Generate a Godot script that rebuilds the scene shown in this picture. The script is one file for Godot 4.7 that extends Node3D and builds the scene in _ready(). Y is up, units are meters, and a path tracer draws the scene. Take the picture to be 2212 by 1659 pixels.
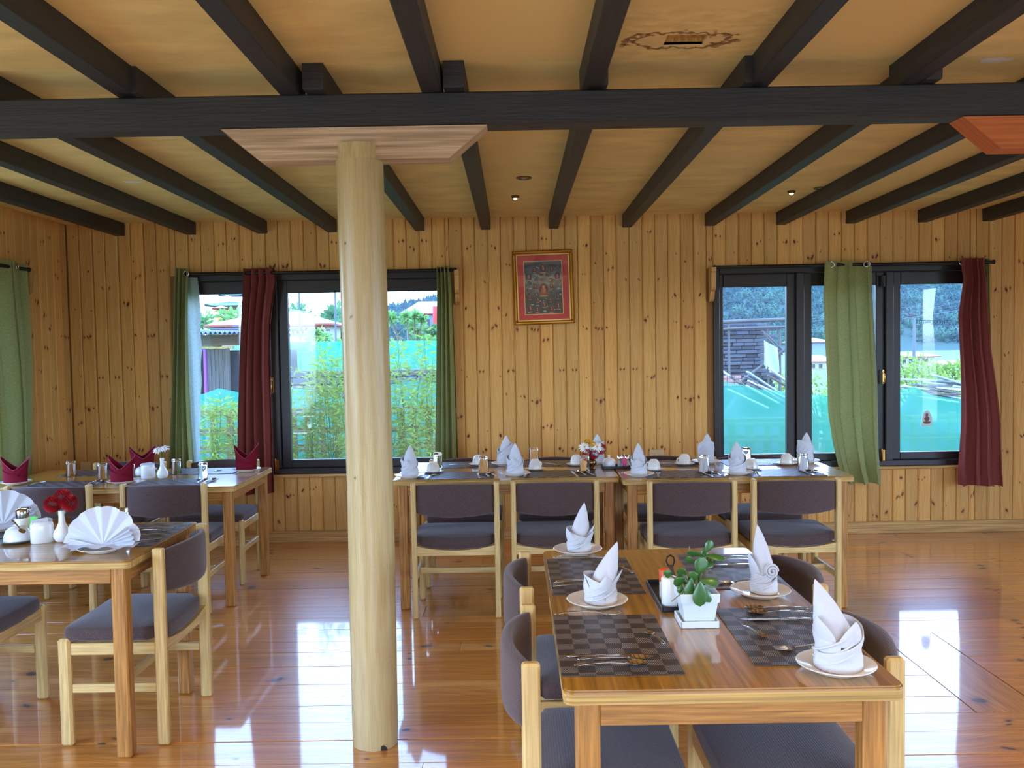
extends Node3D
# A pine-panelled dining room with black joists, laid tables and two windows onto a village garden.

var rng := RandomNumberGenerator.new()
var used := {}
var M := {}

# ---------------------------------------------------------------- build
func _ready() -> void:
	# camera
	var cam := Camera3D.new()
	cam.name = "camera"
	cam.position = Vector3(0, 1.5, 0)
	cam.rotation = Vector3(-0.0440, 0.0029, -0.0165)
	cam.fov = rad_to_deg(2.0 * atan(1659.0 / 2.0 / 1880.0))
	cam.near = 0.05
	cam.far = 2000.0
	add_child(cam)
	cam.current = true
	# bright overcast sky
	var we := WorldEnvironment.new()
	we.name = "world_environment"
	var env := Environment.new()
	env.background_mode = Environment.BG_SKY
	var sky := Sky.new()
	var sm := ProceduralSkyMaterial.new()
	sm.sky_top_color = Color(0.46, 0.66, 1.0)
	sm.sky_horizon_color = Color(0.76, 0.88, 1.0)
	sm.sky_curve = 0.3
	sm.sky_energy_multiplier = 1.0
	sm.ground_bottom_color = Color(0.30, 0.33, 0.27)
	sm.ground_horizon_color = Color(0.45, 0.5, 0.45)
	sm.sun_angle_max = 0.0
	sky.sky_material = sm
	env.sky = sky
	env.background_energy_multiplier = 10.0
	env.tonemap_mode = Environment.TONE_MAPPER_LINEAR
	env.tonemap_exposure = 1.36
	env.sdfgi_enabled = true
	env.ssao_enabled = true
	env.ssil_enabled = true
	env.volumetric_fog_enabled = true
	env.volumetric_fog_density = 0.0
	we.environment = env
	add_child(we)
	# the place
	rng.seed = 2024
	materials()
	room()
	beams()
	windows()
	wall_things()
	outside()
	furniture()
	tableware()
	lamps()

# ---------------------------------------------------------------- mesh builder
class B:
	var v := PackedVector3Array()
	var n := PackedVector3Array()
	var uv := PackedVector2Array()
	var c := PackedColorArray()
	var ix := PackedInt32Array()
	var tint := Color.WHITE
	var colored := false
	var grain := 1            # axis along which wood grain runs
	var uvo := Vector2.ZERO

	func vert(p: Vector3, nn: Vector3, t: Vector2) -> int:
		v.append(p); n.append(nn); uv.append(t); c.append(tint)
		return v.size() - 1

	func tri(a: int, b: int, d: int) -> void:
		var g := (v[b] - v[a]).cross(v[d] - v[a])
		if g.dot(n[a] + n[b] + n[d]) > 0.0:
			ix.append(a); ix.append(d); ix.append(b)
		else:
			ix.append(a); ix.append(b); ix.append(d)

	func wuv(p: Vector3, nn: Vector3) -> Vector2:
		var along := p[grain]
		var o := (grain + 1) % 3
		var q := (grain + 2) % 3
		var cross: float = p[q] if absf(nn[o]) > absf(nn[q]) else p[o]
		if absf(nn[grain]) > 0.8:
			along = p[o] * 0.3
			cross = p[q]
		return Vector2(cross, along) + uvo

	func face(ps: Array, outward: Vector3) -> void:
		var nn: Vector3 = (ps[1] - ps[0]).cross(ps[2] - ps[0])
		if nn.length() < 1e-12 and ps.size() > 3:
			nn = (ps[2] - ps[0]).cross(ps[3] - ps[0])
		nn = nn.normalized()
		if nn.dot(outward) < 0.0:
			nn = -nn
		var first := v.size()
		for p: Vector3 in ps:
			vert(p, nn, wuv(p, nn))
		for i in range(1, ps.size() - 1):
			tri(first, first + i, first + i + 1)

	# chamfered box; t places it
	func box(ce: Vector3, s: Vector3, bev := 0.003, t := Transform3D.IDENTITY) -> void:
		var h := s * 0.5
		bev = minf(bev, minf(h.x, minf(h.y, h.z)) * 0.9)
		var i := h - Vector3(bev, bev, bev)
		for a in 3:
			var b := (a + 1) % 3
			var d := (a + 2) % 3
			for sg: float in [-1.0, 1.0]:
				var ps := []
				for k: Array in [[-1, -1], [1, -1], [1, 1], [-1, 1]]:
					var p := Vector3.ZERO
					p[a] = sg * h[a]; p[b] = k[0] * i[b]; p[d] = k[1] * i[d]
					ps.append(t * (p + ce))
				var o := Vector3.ZERO
				o[a] = sg
				face(ps, t.basis * o)
		if bev <= 0.0:
			return
		for a in 3:      # edges along a
			var b := (a + 1) % 3
			var d := (a + 2) % 3
			for sb: float in [-1.0, 1.0]:
				for sd: float in [-1.0, 1.0]:
					var ps := []
					for k: Array in [[-1, 0], [1, 0], [1, 1], [-1, 1]]:
						var p := Vector3.ZERO
						p[a] = k[0] * i[a]
						p[b] = sb * (h[b] if k[1] == 0 else i[b])
						p[d] = sd * (i[d] if k[1] == 0 else h[d])
						ps.append(t * (p + ce))
					var o := Vector3.ZERO
					o[b] = sb; o[d] = sd
					face(ps, t.basis * o)
		for sx: float in [-1.0, 1.0]:
			for sy: float in [-1.0, 1.0]:
				for sz: float in [-1.0, 1.0]:
					var o := Vector3(sx, sy, sz)
					face([t * (Vector3(sx * h.x, sy * i.y, sz * i.z) + ce), t * (Vector3(sx * i.x, sy * h.y, sz * i.z) + ce), t * (Vector3(sx * i.x, sy * i.y, sz * h.z) + ce)], t.basis * o)

	# box whose eight corners are given: bottom four (a ring), then top four
	func hexa(p: Array) -> void:
		var m := Vector3.ZERO
		for q: Vector3 in p:
			m += q / 8.0
		for f: Array in [[0, 1, 2, 3], [4, 5, 6, 7], [0, 1, 5, 4], [1, 2, 6, 5], [2, 3, 7, 6], [3, 0, 4, 7]]:
			var ps := [p[f[0]], p[f[1]], p[f[2]], p[f[3]]]
			face(ps, (ps[0] + ps[1] + ps[2] + ps[3]) * 0.25 - m)

	# smooth surface over a grid; f(u, w) gives a point, u and w in 0..1
	func grid(f: Callable, nu: int, nw: int, flip := false, uvs := Vector2.ONE) -> void:
		var first := v.size()
		var ps := PackedVector3Array()
		for j in nw + 1:
			for i in nu + 1:
				ps.append(f.call(float(i) / nu, float(j) / nw))
		var row := nu + 1
		var round_: bool = ps[0].distance_to(ps[nu]) < 1e-5 and ps[row * (nw >> 1)].distance_to(ps[row * (nw >> 1) + nu]) < 1e-5
		for j in nw + 1:
			for i in nu + 1:
				var ia := i - 1
				var ib := i + 1
				if ia < 0: ia = nu - 1 if round_ else 0
				if ib > nu: ib = 1 if round_ else nu
				var ja := maxi(j - 1, 0)
				var jb := mini(j + 1, nw)
				var du := ps[j * row + ib] - ps[j * row + ia]
				var dw := ps[jb * row + i] - ps[ja * row + i]
				if du.length() < 1e-7:   # a pole: take the ring beside it
					var jj := 1 if j == 0 else nw - 1
					du = ps[jj * row + ib] - ps[jj * row + ia]
				var nn := du.cross(dw).normalized()
				if nn.length_squared() < 0.5:
					nn = Vector3.UP
				if flip:
					nn = -nn
				vert(ps[j * row + i], nn, Vector2(float(i) / nu, float(j) / nw) * uvs + uvo)
		for j in nw:
			for i in nu:
				var a := first + j * row + i
				tri2(a, a + 1, a + row + 1)
				tri2(a, a + row + 1, a + row)

	func tri2(a: int, b: int, d: int) -> void:
		if v[a].distance_squared_to(v[b]) < 1e-14 or v[b].distance_squared_to(v[d]) < 1e-14 or v[a].distance_squared_to(v[d]) < 1e-14:
			return
		tri(a, b, d)

	# profile [radius, height] pairs turned round y; corners sharper than 40 degrees stay sharp
	func lathe(pr: Array, seg := 24, t := Transform3D.IDENTITY, sx := 1.0, sz := 1.0) -> void:
		for k in pr.size() - 1:
			var a: Vector2 = pr[k]
			var b: Vector2 = pr[k + 1]
			var d := (b - a).normalized()
			var da := d
			var db := d
			if k > 0:
				var e: Vector2 = (a - pr[k - 1]).normalized()
				if e.dot(d) > 0.6: da = (d + e).normalized()
			if k < pr.size() - 2:
				var e: Vector2 = (pr[k + 2] - b).normalized()
				if e.dot(d) > 0.6: db = (d + e).normalized()
			var first := v.size()
			for i in seg + 1:
				var an := TAU * i / seg
				var cs := Vector3(cos(an) * sx, 0, sin(an) * sz)
				var cn := Vector3(cos(an) / sx, 0, sin(an) / sz).normalized()
				vert(t * (cs * a.x + Vector3(0, a.y, 0)), (t.basis * (cn * da.y - Vector3(0, da.x, 0))).normalized(), Vector2(float(i) / seg, a.y * 4.0) + uvo)
				vert(t * (cs * b.x + Vector3(0, b.y, 0)), (t.basis * (cn * db.y - Vector3(0, db.x, 0))).normalized(), Vector2(float(i) / seg, b.y * 4.0) + uvo)
			for i in seg:
				var q := first + i * 2
				tri2(q, q + 1, q + 3)
				tri2(q, q + 3, q + 2)

	# round tube along points, radius r or one per point
	func tube(pts: Array, r: Variant, seg := 8, cap := true, flat := 1.0) -> void:
		var first := v.size()
		var side := Vector3.ZERO
		var k := pts.size()
		for i in k:
			var d: Vector3 = (pts[mini(i + 1, k - 1)] - pts[maxi(i - 1, 0)]).normalized()
			if side == Vector3.ZERO:
				side = d.cross(Vector3.UP if absf(d.y) < 0.9 else Vector3.RIGHT).normalized()
			side = (side - d * side.dot(d)).normalized()
			var up := side.cross(d)
			var rr: float = r[i] if r is Array else r
			for s in seg + 1:
				var an := TAU * s / seg
				vert(pts[i] + (side * cos(an) + up * sin(an) * flat) * rr, (side * cos(an) * flat + up * sin(an)).normalized(), Vector2(float(s) / seg * 0.2, i * 0.1) + uvo)
		for i in k - 1:
			for s in seg:
				var a := first + i * (seg + 1) + s
				tri2(a, a + 1, a + seg + 2)
				tri2(a, a + seg + 2, a + seg + 1)
		if cap:
			for e: int in [0, k - 1]:
				var nn: Vector3 = (pts[0] - pts[1]).normalized() if e == 0 else (pts[k - 1] - pts[k - 2]).normalized()
				var ps := []
				for s in seg:
					ps.append(v[first + e * (seg + 1) + s])
				face(ps, nn)

	# outline in x and y given thickness along z
	func slab(poly: PackedVector2Array, z0: float, z1: float, t := Transform3D.IDENTITY, smooth := false) -> void:
		var idx := Geometry2D.triangulate_polygon(poly)
		for z: float in [z0, z1]:
			var nn := (t.basis * Vector3(0, 0, signf(z - (z0 + z1) * 0.5))).normalized()
			var first := v.size()
			for p in poly:
				vert(t * Vector3(p.x, p.y, z), nn, wuv(t * Vector3(p.x, p.y, z), nn))
			for i in range(0, idx.size(), 3):
				tri(first + idx[i], first + idx[i + 1], first + idx[i + 2])
		var ce := Vector2.ZERO
		var area := 0.0
		for i in poly.size():
			var a := poly[i]
			var b := poly[(i + 1) % poly.size()]
			area += a.cross(b)
		for i in poly.size():
			var a := poly[i]
			var b := poly[(i + 1) % poly.size()]
			var o := Vector2(b.y - a.y, a.x - b.x) * signf(area)
			face([t * Vector3(a.x, a.y, z0), t * Vector3(b.x, b.y, z0), t * Vector3(b.x, b.y, z1), t * Vector3(a.x, a.y, z1)], t.basis * Vector3(o.x, o.y, 0))

	func mesh() -> ArrayMesh:
		var a := []
		a.resize(Mesh.ARRAY_MAX)
		a[Mesh.ARRAY_VERTEX] = v
		a[Mesh.ARRAY_NORMAL] = n
		a[Mesh.ARRAY_TEX_UV] = uv
		if colored:
			a[Mesh.ARRAY_COLOR] = c
		a[Mesh.ARRAY_INDEX] = ix
		var m := ArrayMesh.new()
		m.add_surface_from_arrays(Mesh.PRIMITIVE_TRIANGLES, a)
		return m

# ---------------------------------------------------------------- scene helpers
func numbered(called: String) -> String:
	if not used.has(called):
		used[called] = 0
		return called
	used[called] += 1
	return "%s_%03d" % [called, used[called]]

func obj(b: Variant, called: String, m: Material, parent: Node3D = null, at := Vector3.ZERO) -> MeshInstance3D:
	var o := MeshInstance3D.new()
	o.mesh = b.mesh() if b is B else b
	o.material_override = m
	o.position = at
	if parent == null:
		o.name = numbered(called)
		add_child(o)
	else:
		o.name = called
		parent.add_child(o, true)
	return o

func tag(o: Node3D, label: String, category: String, group := "") -> Node3D:
	o.set_meta("label", label)
	o.set_meta("category", category)
	if group:
		o.set_meta("group", group)
	return o

func thing(called: String, label: String, category: String, at := Vector3.ZERO, turn := 0.0, group := "") -> Node3D:
	var o := Node3D.new()
	o.name = numbered(called)
	add_child(o)
	o.position = at
	o.rotation.y = turn
	return tag(o, label, category, group)

func struct(called: String, label: String, category: String) -> Node3D:
	var o := thing(called, label, category)
	o.set_meta("kind", "structure")
	return o

func stem_of(o: Node3D) -> String:
	var s := String(o.name)
	if s.length() > 4 and s[s.length() - 4] == "_" and s.substr(s.length() - 3).is_valid_int():
		return s.substr(0, s.length() - 4)
	return s

func dup(src: Node3D, label: String, at: Vector3, turn := 0.0, group := "") -> Node3D:
	var o: Node3D = src.duplicate()
	o.name = numbered(stem_of(src))
	add_child(o)
	o.position = at
	o.rotation = Vector3(0, turn, 0)
	o.set_meta("label", label)
	if group:
		o.set_meta("group", group)
	return o

func look(called: String, col: Color, rough := 0.6, metal := 0.0) -> StandardMaterial3D:
	var m := StandardMaterial3D.new()
	m.resource_name = called
	m.albedo_color = col
	m.roughness = rough
	m.metallic = metal
	m.cull_mode = BaseMaterial3D.CULL_DISABLED
	M[called] = m
	return m

func rgb(r: float, g: float, b: float) -> Color:
	return Color(r / 255.0, g / 255.0, b / 255.0)

func noise(sd: int, f: float, oct := 3, cell := false) -> FastNoiseLite:
	var q := FastNoiseLite.new()
	q.seed = sd
	q.noise_type = FastNoiseLite.TYPE_CELLULAR if cell else FastNoiseLite.TYPE_SIMPLEX_SMOOTH
	q.frequency = f
	q.fractal_octaves = oct
	return q

func tex(im: Image) -> ImageTexture:
	return ImageTexture.create_from_image(im)

# height picture of stretched noise, for relief
func relief(w: int, h: int, sx: float, sy: float, sd: int, oct := 3) -> ImageTexture:
	var q := noise(sd, 1.0, oct)
	var d := PackedByteArray()
	d.resize(w * h)
	var k := 0
	for y in h:
		var wy := float(y) / h
		for x in w:
			var a := q.get_noise_2d(x * sx, y * sy)
			if wy > 0.85:   # blend the seam
				a = lerpf(a, q.get_noise_2d(x * sx, (y - h) * sy), (wy - 0.85) / 0.15)
			d[k] = clampi(int(128 + a * 127), 0, 255)
			k += 1
	return tex(Image.create_from_data(w, h, false, Image.FORMAT_L8, d))

# boards side by side: grain along y, each with its own tone and knots
func board_atlas(count: int, bw: int, bl: int, sd: int, light: Color, dark: Color, knot: Color, clusters: int, ksize: float, spread := 0.1, rings := 0.32) -> ImageTexture:
	var r := RandomNumberGenerator.new()
	r.seed = sd
	var fine := noise(sd, 1.0, 2)
	var wide := noise(sd + 7, 1.0, 2)
	var W := count * bw
	var d := PackedByteArray()
	d.resize(W * bl * 3)
	for b in count:
		var tone := 1.0 + r.randf_range(-spread, spread)
		var pink := r.randf_range(-0.03, 0.03)
		var ring := r.randf_range(0.06, 0.16)
		var mid := r.randf_range(0.2, 0.8) * bw
		var kn := []
		for q in clusters:
			var y: float = (q + r.randf_range(0.0, 1.0)) * bl / clusters
			var xs := r.randf_range(0.15, 0.5) * bw
			for j in [1, 1, 2, 2, 3][r.randi() % 5]:
				var s := (0.25 + 0.75 * pow(r.randf(), 1.6)) * ksize
				kn.append([xs, y + r.randf_range(-6, 6), s, s * r.randf_range(0.5, 0.9), r.randf_range(-0.7, 0.7), r.randf_range(0.6, 1.0)])
				xs += r.randf_range(0.18, 0.4) * bw
		for y in bl:
			var warp := wide.get_noise_2d(b * 31.0, y * 0.006) * bw * 0.35
			var k := (y * W + b * bw) * 3
			for x in bw:
				var xx := x + warp - mid
				var t := 0.5 + rings * sin(xx * xx * ring * 0.22 + b * 3.0) * 0.5 + 0.38 * fine.get_noise_2d(x * 0.45 + b * 90, y * 0.012) + 0.3 * wide.get_noise_2d(x * 0.06 + b * 40, y * 0.004)
				t = clampf(t, 0.0, 1.0)
				d[k] = clampi(int(255.0 * lerpf(dark.r, light.r, t) * (tone + pink)), 0, 255)
				d[k + 1] = clampi(int(255.0 * lerpf(dark.g, light.g, t) * tone), 0, 255)
				d[k + 2] = clampi(int(255.0 * lerpf(dark.b, light.b, t) * (tone - pink)), 0, 255)
				k += 3
		for q: Array in kn:
			var rx: float = q[2]
			var ry: float = q[3]
			for y in range(maxi(0, int(q[1] - ry * 3.4)), mini(bl, int(q[1] + ry * 3.4))):
				for x in range(maxi(0, int(q[0] - rx * 2.0)), mini(bw, int(q[0] + rx * 2.0))):
					var dx: float = x - q[0]
					var dy: float = y - q[1] + dx * q[4]
					var e := sqrt(dx * dx / (rx * rx) + dy * dy / (ry * ry))
					var a: float = clampf((1.15 - e) * 3.0, 0.0, 1.0) * q[5]
					var halo := clampf(1.0 - sqrt(dx * dx / (rx * rx * 3.0) + dy * dy / (ry * ry * 9.0)), 0.0, 1.0) * 0.3
					a = maxf(a, halo)
					if a > 0.0:
						var k := (y * W + b * bw + x) * 3
						d[k] = int(lerpf(d[k], knot.r * 255.0, a))
						d[k + 1] = int(lerpf(d[k + 1], knot.g * 255.0, a))
						d[k + 2] = int(lerpf(d[k + 2], knot.b * 255.0, a))
	return tex(Image.create_from_data(W, bl, false, Image.FORMAT_RGB8, d))

# pale tile of wood grain (grain along v) to be tinted by albedo
func grain_tile(w: int, h: int, sd: int, depth: float) -> ImageTexture:
	var fine := noise(sd, 1.0, 3)
	var d := PackedByteArray()
	d.resize(w * h * 3)
	var k := 0
	for y in h:
		var s := smoothstep(0.8, 1.0, float(y) / h)
		for x in w:
			var sx := smoothstep(0.8, 1.0, float(x) / w)
			var t := fine.get_noise_2d(x * 0.13, y * 0.006) * 0.8 + 0.4 * fine.get_noise_2d(x * 0.7, y * 0.01 + 200)
			if s > 0.0:
				t = lerpf(t, fine.get_noise_2d(x * 0.13, (y - h) * 0.006) * 0.8 + 0.4 * fine.get_noise_2d(x * 0.7, (y - h) * 0.01 + 200), s)
			if sx > 0.0:
				t = lerpf(t, fine.get_noise_2d((x - w) * 0.13, y * 0.006) * 0.8 + 0.4 * fine.get_noise_2d((x - w) * 0.7, y * 0.01 + 200), sx)
			var g := clampf(1.0 - depth * (0.5 - t), 0.0, 1.0)
			d[k] = int(255 * pow(g, 0.9)); d[k + 1] = int(255 * g); d[k + 2] = int(255 * pow(g, 1.2))
			k += 3
	return tex(Image.create_from_data(w, h, false, Image.FORMAT_RGB8, d))

# ---------------------------------------------------------------- materials
func materials() -> void:
	var pine := look("pine_panelling", Color.WHITE, 0.5)
	pine.albedo_texture = board_atlas(12, 64, 1024, 11, rgb(236, 184, 108), rgb(210, 150, 76), rgb(92, 40, 24), 6, 8.0, 0.07)
	pine.metallic_specular = 0.35
	var fl := look("floor_boards", Color.WHITE, 0.32)
	fl.albedo_texture = board_atlas(10, 64, 1024, 23, rgb(226, 150, 62), rgb(168, 102, 38), rgb(48, 30, 28), 5, 8.0, 0.1)
	fl.clearcoat_enabled = true
	fl.clearcoat = 1.0
	fl.clearcoat_roughness = 0.05
	fl.heightmap_enabled = true
	fl.heightmap_texture = tex(noise(5, 0.045, 3).get_seamless_image(1024, 1024))
	fl.heightmap_scale = 0.05
	fl.heightmap_deep_parallax = false
	fl.metallic_specular = 0.6
	look("gap_dark", rgb(40, 22, 12), 0.8)
	look("wall_core", rgb(150, 108, 58), 0.8)
	var g1 := grain_tile(192, 512, 3, 0.3)
	var g2 := grain_tile(192, 512, 8, 0.17)
	for a: Array in [
		["table_top", rgb(192, 136, 36), 0.3, g1, 2.0, 0.6, true], ["table_leg", rgb(204, 142, 66), 0.42, g1, 3.0, 1.0, false], ["table_edge", rgb(220, 178, 100), 0.45, g1, 3.0, 1.0, false],
		["chair_wood", rgb(230, 194, 124), 0.4, g2, 4.0, 1.2, false], ["pine_trim", rgb(232, 182, 108), 0.5, g1, 2.0, 0.5, false], ["corbel_pine", rgb(222, 188, 150), 0.6, g1, 2.0, 0.5, false],
		["orange_paint", rgb(206, 110, 46), 0.55, g2, 2.0, 0.5, false], ["black_beam", rgb(50, 50, 50), 0.55, g2, 2.0, 0.5, false], ["window_black", rgb(46, 36, 29), 0.38, g2, 4.0, 1.0, false],
		["weathered_wood", rgb(120, 104, 88), 0.9, g1, 3.0, 0.6, false], ["grey_wood", rgb(104, 102, 98), 0.9, g1, 3.0, 0.6, false], ["bamboo_cane", rgb(128, 104, 62), 0.7, g2, 3.0, 0.6, false]]:
		var m := look(a[0], a[1], a[2])
		m.albedo_texture = a[3]
		m.uv1_scale = Vector3(a[4], a[5], 1)
		if a[6]:
			m.clearcoat_enabled = true
			m.clearcoat = 0.9
			m.clearcoat_roughness = 0.07
	M.black_beam.heightmap_enabled = true
	M.black_beam.heightmap_texture = relief(256, 256, 0.2, 0.05, 9, 4)
	M.black_beam.heightmap_scale = 0.12
	# the debarked log: pale with ochre streaks and a few knots
	var lg := look("log_pine", Color.WHITE, 0.38)
	lg.albedo_texture = board_atlas(1, 320, 1024, 40, rgb(206, 190, 138), rgb(176, 150, 98), rgb(74, 44, 30), 6, 8.5, 0.0, 0.12)
	lg.clearcoat_enabled = true
	lg.clearcoat = 0.35
	lg.clearcoat_roughness = 0.25
	# plywood ceiling
	var pl := look("ceiling_ply", Color.WHITE, 0.75)
	pl.albedo_texture = stain_image(false)
	pl.uv1_triplanar = true
	pl.uv1_world_triplanar = true
	pl.uv1_scale = Vector3(0.42, 0.42, 0.42)
	var sp := look("ceiling_stained", Color.WHITE, 0.75)
	sp.albedo_texture = stain_image(true)
	# cloths
	var ribs := PackedByteArray()
	ribs.resize(128 * 128)
	var q := noise(4, 0.09, 2)
	for y in 128:
		for x in 128:
			ribs[y * 128 + x] = clampi(int(128 + 70 * sin(y * TAU / 8.0) + 60 * q.get_noise_2d(x, y)), 0, 255)
	var rib := tex(Image.create_from_data(128, 128, false, Image.FORMAT_L8, ribs))
	var fa := look("chair_fabric", rgb(102, 82, 77), 0.95)
	fa.albedo_texture = fabric_image(128, 17, 0.34)
	fa.uv1_triplanar = true
	fa.uv1_scale = Vector3(9, 9, 9)
	fa.heightmap_enabled = true
	fa.heightmap_texture = rib
	fa.heightmap_scale = 0.08
	fa.rim_enabled = true
	fa.rim = 0.9
	fa.rim_tint = 0.25
	fa.metallic_specular = 0.15
	for a: Array in [["curtain_green", rgb(174, 180, 116), 0.45], ["curtain_maroon", rgb(156, 80, 72), 0.14], ["napkin_white", rgb(214, 214, 220), 0.14], ["napkin_cream", rgb(244, 238, 226), 0.14], ["napkin_maroon", rgb(116, 22, 36), 0.05], ["hem_pink", rgb(186, 96, 112), 0.1], ["curtain_edge", rgb(206, 218, 206), 1.0]]:  # curtain_edge is paler than the green, for cloth with light coming through
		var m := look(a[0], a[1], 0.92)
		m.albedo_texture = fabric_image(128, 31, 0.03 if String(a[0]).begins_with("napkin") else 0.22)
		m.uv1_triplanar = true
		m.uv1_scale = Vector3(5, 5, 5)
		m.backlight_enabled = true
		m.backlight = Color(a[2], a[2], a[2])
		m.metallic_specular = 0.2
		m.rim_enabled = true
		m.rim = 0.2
	var pm := look("placemat", Color.WHITE, 0.42)
	pm.albedo_texture = mat_image()
	look("china", rgb(244, 238, 226), 0.12).clearcoat_enabled = true
	look("china_white", rgb(242, 242, 240), 0.14).clearcoat_enabled = true
	look("pot_white", rgb(222, 230, 230), 0.3)
	look("steel", rgb(214, 210, 204), 0.14, 1.0)
	look("brass", rgb(206, 158, 84), 0.2, 1.0)
	look("bronze", rgb(150, 118, 84), 0.25, 1.0)
	look("black_metal", rgb(34, 32, 32), 0.35, 0.4)
	look("dark_tray", rgb(30, 30, 38), 0.4)
	look("slate_plate", rgb(92, 106, 104), 0.3)
	look("plastic_orange", rgb(240, 96, 30), 0.4)
	look("plastic_pink", rgb(240, 70, 130), 0.4)
	look("packet_green", rgb(96, 214, 70), 0.4)
	look("pepper", rgb(86, 66, 52), 0.9)
	look("salt", rgb(236, 234, 228), 0.9)
	look("soil", rgb(54, 42, 34), 0.95)
	look("socket_cream", rgb(216, 190, 146), 0.4)
	look("flower_red", rgb(176, 12, 26), 0.7)
	look("flower_white", rgb(246, 246, 240), 0.6)
	look("flower_yellow", rgb(240, 190, 30), 0.6)
	look("stem_green", rgb(92, 134, 62), 0.6)
	var jl := look("jade_leaf", rgb(58, 104, 42), 0.3)
	jl.clearcoat_enabled = true
	jl.clearcoat = 0.5
	jl.clearcoat_roughness = 0.2
	look("jade_stem", rgb(128, 122, 84), 0.7)
	var gl := look("drinking_glass", Color(1, 1, 1, 0.0), 0.0)
	gl.refraction_enabled = true
	gl.refraction_scale = 0.045
	gl.cull_mode = BaseMaterial3D.CULL_BACK
	var wp := look("window_pane", Color(1, 1, 1, 0.03), 0.02)
	wp.transparency = BaseMaterial3D.TRANSPARENCY_ALPHA
	look("lamp_ring", rgb(120, 104, 78), 0.35, 0.7)
	look("lamp_dark", rgb(200, 190, 170), 0.5)
	var bulb := look("lamp_bulb", rgb(255, 240, 210), 0.4)
	bulb.emission_enabled = true
	bulb.emission = rgb(255, 216, 150)
	bulb.emission_energy_multiplier = 9.0
	look("gilt", rgb(190, 132, 44), 0.34, 0.75)
	look("gilt_pale", rgb(236, 196, 120), 0.35, 0.5)
	look("mount_red", rgb(206, 40, 26), 0.7)
	var th := look("painting", Color.WHITE, 0.5)
	th.albedo_texture = painting_image()
	# out of doors
	look("earth", rgb(96, 112, 62), 0.95)
	look("bounce_gravel", rgb(202, 172, 122), 0.95)  # chosen pale and warm so the yard throws light indoors
	look("hill_ground", rgb(44, 72, 52), 0.95)
	for a: Array in [["conifer_dark", rgb(34, 66, 52)], ["conifer_pale", rgb(60, 96, 66)], ["leaf_bamboo", rgb(136, 156, 58)], ["leaf_bush", rgb(98, 142, 72)], ["leaf_tree", rgb(70, 118, 74)], ["leaf_yellow", rgb(118, 140, 52)]]:
		var m := look(a[0], a[1], 0.8)
		m.backlight_enabled = true
		m.backlight = Color(a[1].r, a[1].g, a[1].b) * 0.9
	var net := look("shade_net", Color(0.12, 0.58, 0.45, 0.66), 0.85)
	net.transparency = BaseMaterial3D.TRANSPARENCY_ALPHA
	net.backlight_enabled = true
	net.backlight = Color(0.14, 0.58, 0.45)
	look("roof_white", rgb(192, 196, 198), 0.6)
	look("house_white", rgb(158, 156, 150), 0.8)
	look("house_red", rgb(132, 62, 50), 0.8)
	look("house_ochre", rgb(196, 132, 60), 0.8)
	look("house_dark", rgb(60, 54, 58), 0.8)
	look("blue_grey", rgb(104, 118, 134), 0.8)
	look("slate_dark", rgb(58, 62, 68), 0.9)
	look("slate_mid", rgb(80, 84, 90), 0.9)
	look("purple_paint", rgb(150, 60, 190), 0.6)
	look("sheet_white", rgb(158, 166, 170), 0.8)
	look("metal_grey", rgb(84, 92, 98), 0.7, 0.1)
	look("brick_red", rgb(168, 120, 104), 0.9)
	look("sticker_white", rgb(222, 226, 222), 0.7)
	look("sticker_brown", rgb(120, 96, 84), 0.7)
	look("flag_red", rgb(206, 60, 60), 0.8)

func fabric_image(s: int, sd: int, amount: float) -> ImageTexture:
	var q := noise(sd, 0.25, 2)
	var d := PackedByteArray()
	d.resize(s * s)
	for y in s:
		for x in s:
			var t := q.get_noise_2d(x * 0.35, y * 3.0) + q.get_noise_2d(x * 3.0, y * 0.35 + 300)
			d[y * s + x] = clampi(int(255 * (1.0 - amount * (0.5 - 0.6 * t))), 0, 255)
	return tex(Image.create_from_data(s, s, false, Image.FORMAT_L8, d))

# the ceiling ply; the stained sheet has a brown tide line round a hole
func stain_image(stained: bool) -> ImageTexture:
	var s := 384
	var q := noise(77, 0.012, 3)
	var f := noise(78, 0.2, 2)
	var d := PackedByteArray()
	d.resize(s * s * 3)
	var k := 0
	for y in s:
		for x in s:
			var t := 0.5 * q.get_noise_2d(x, y * 2.2) + 0.12 * f.get_noise_2d(x * 0.2, y)
			var edge := minf(minf(x, s - 1 - x), minf(y, s - 1 - y)) / 30.0
			t *= clampf(edge, 0.0, 1.0)
			var col := Color(0.93, 0.83, 0.54) * (1.0 + 0.16 * t)
			if stained:
				# the hole's middle is at 0.5, 0.5; one unit is 0.6 m
				var px := (float(x) / s - 0.5) * 0.6
				var py := (float(y) / s - 0.5) * 0.6
				var wob := 0.03 * q.get_noise_2d(x * 1.6, y * 1.6) + 0.006 * f.get_noise_2d(x * 0.25, y * 0.25)
				var e := sqrt(pow((px + 0.02) / 0.165, 2.0) + pow(py / 0.072, 2.0)) + wob * 14.0
				var ringd := absf(e - 1.0)
				col = col.lerp(Color(0.36, 0.22, 0.1), clampf(1.0 - ringd * (5.0 if e > 1.0 else 9.0), 0.0, 0.8))
				if e < 1.0:
					col = col.lerp(Color(0.86, 0.76, 0.54), 0.35)
			d[k] = clampi(int(col.r * 255), 0, 255); d[k + 1] = clampi(int(col.g * 255), 0, 255); d[k + 2] = clampi(int(col.b * 255), 0, 255)
			k += 3
	return tex(Image.create_from_data(s, s, false, Image.FORMAT_RGB8, d))

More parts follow.
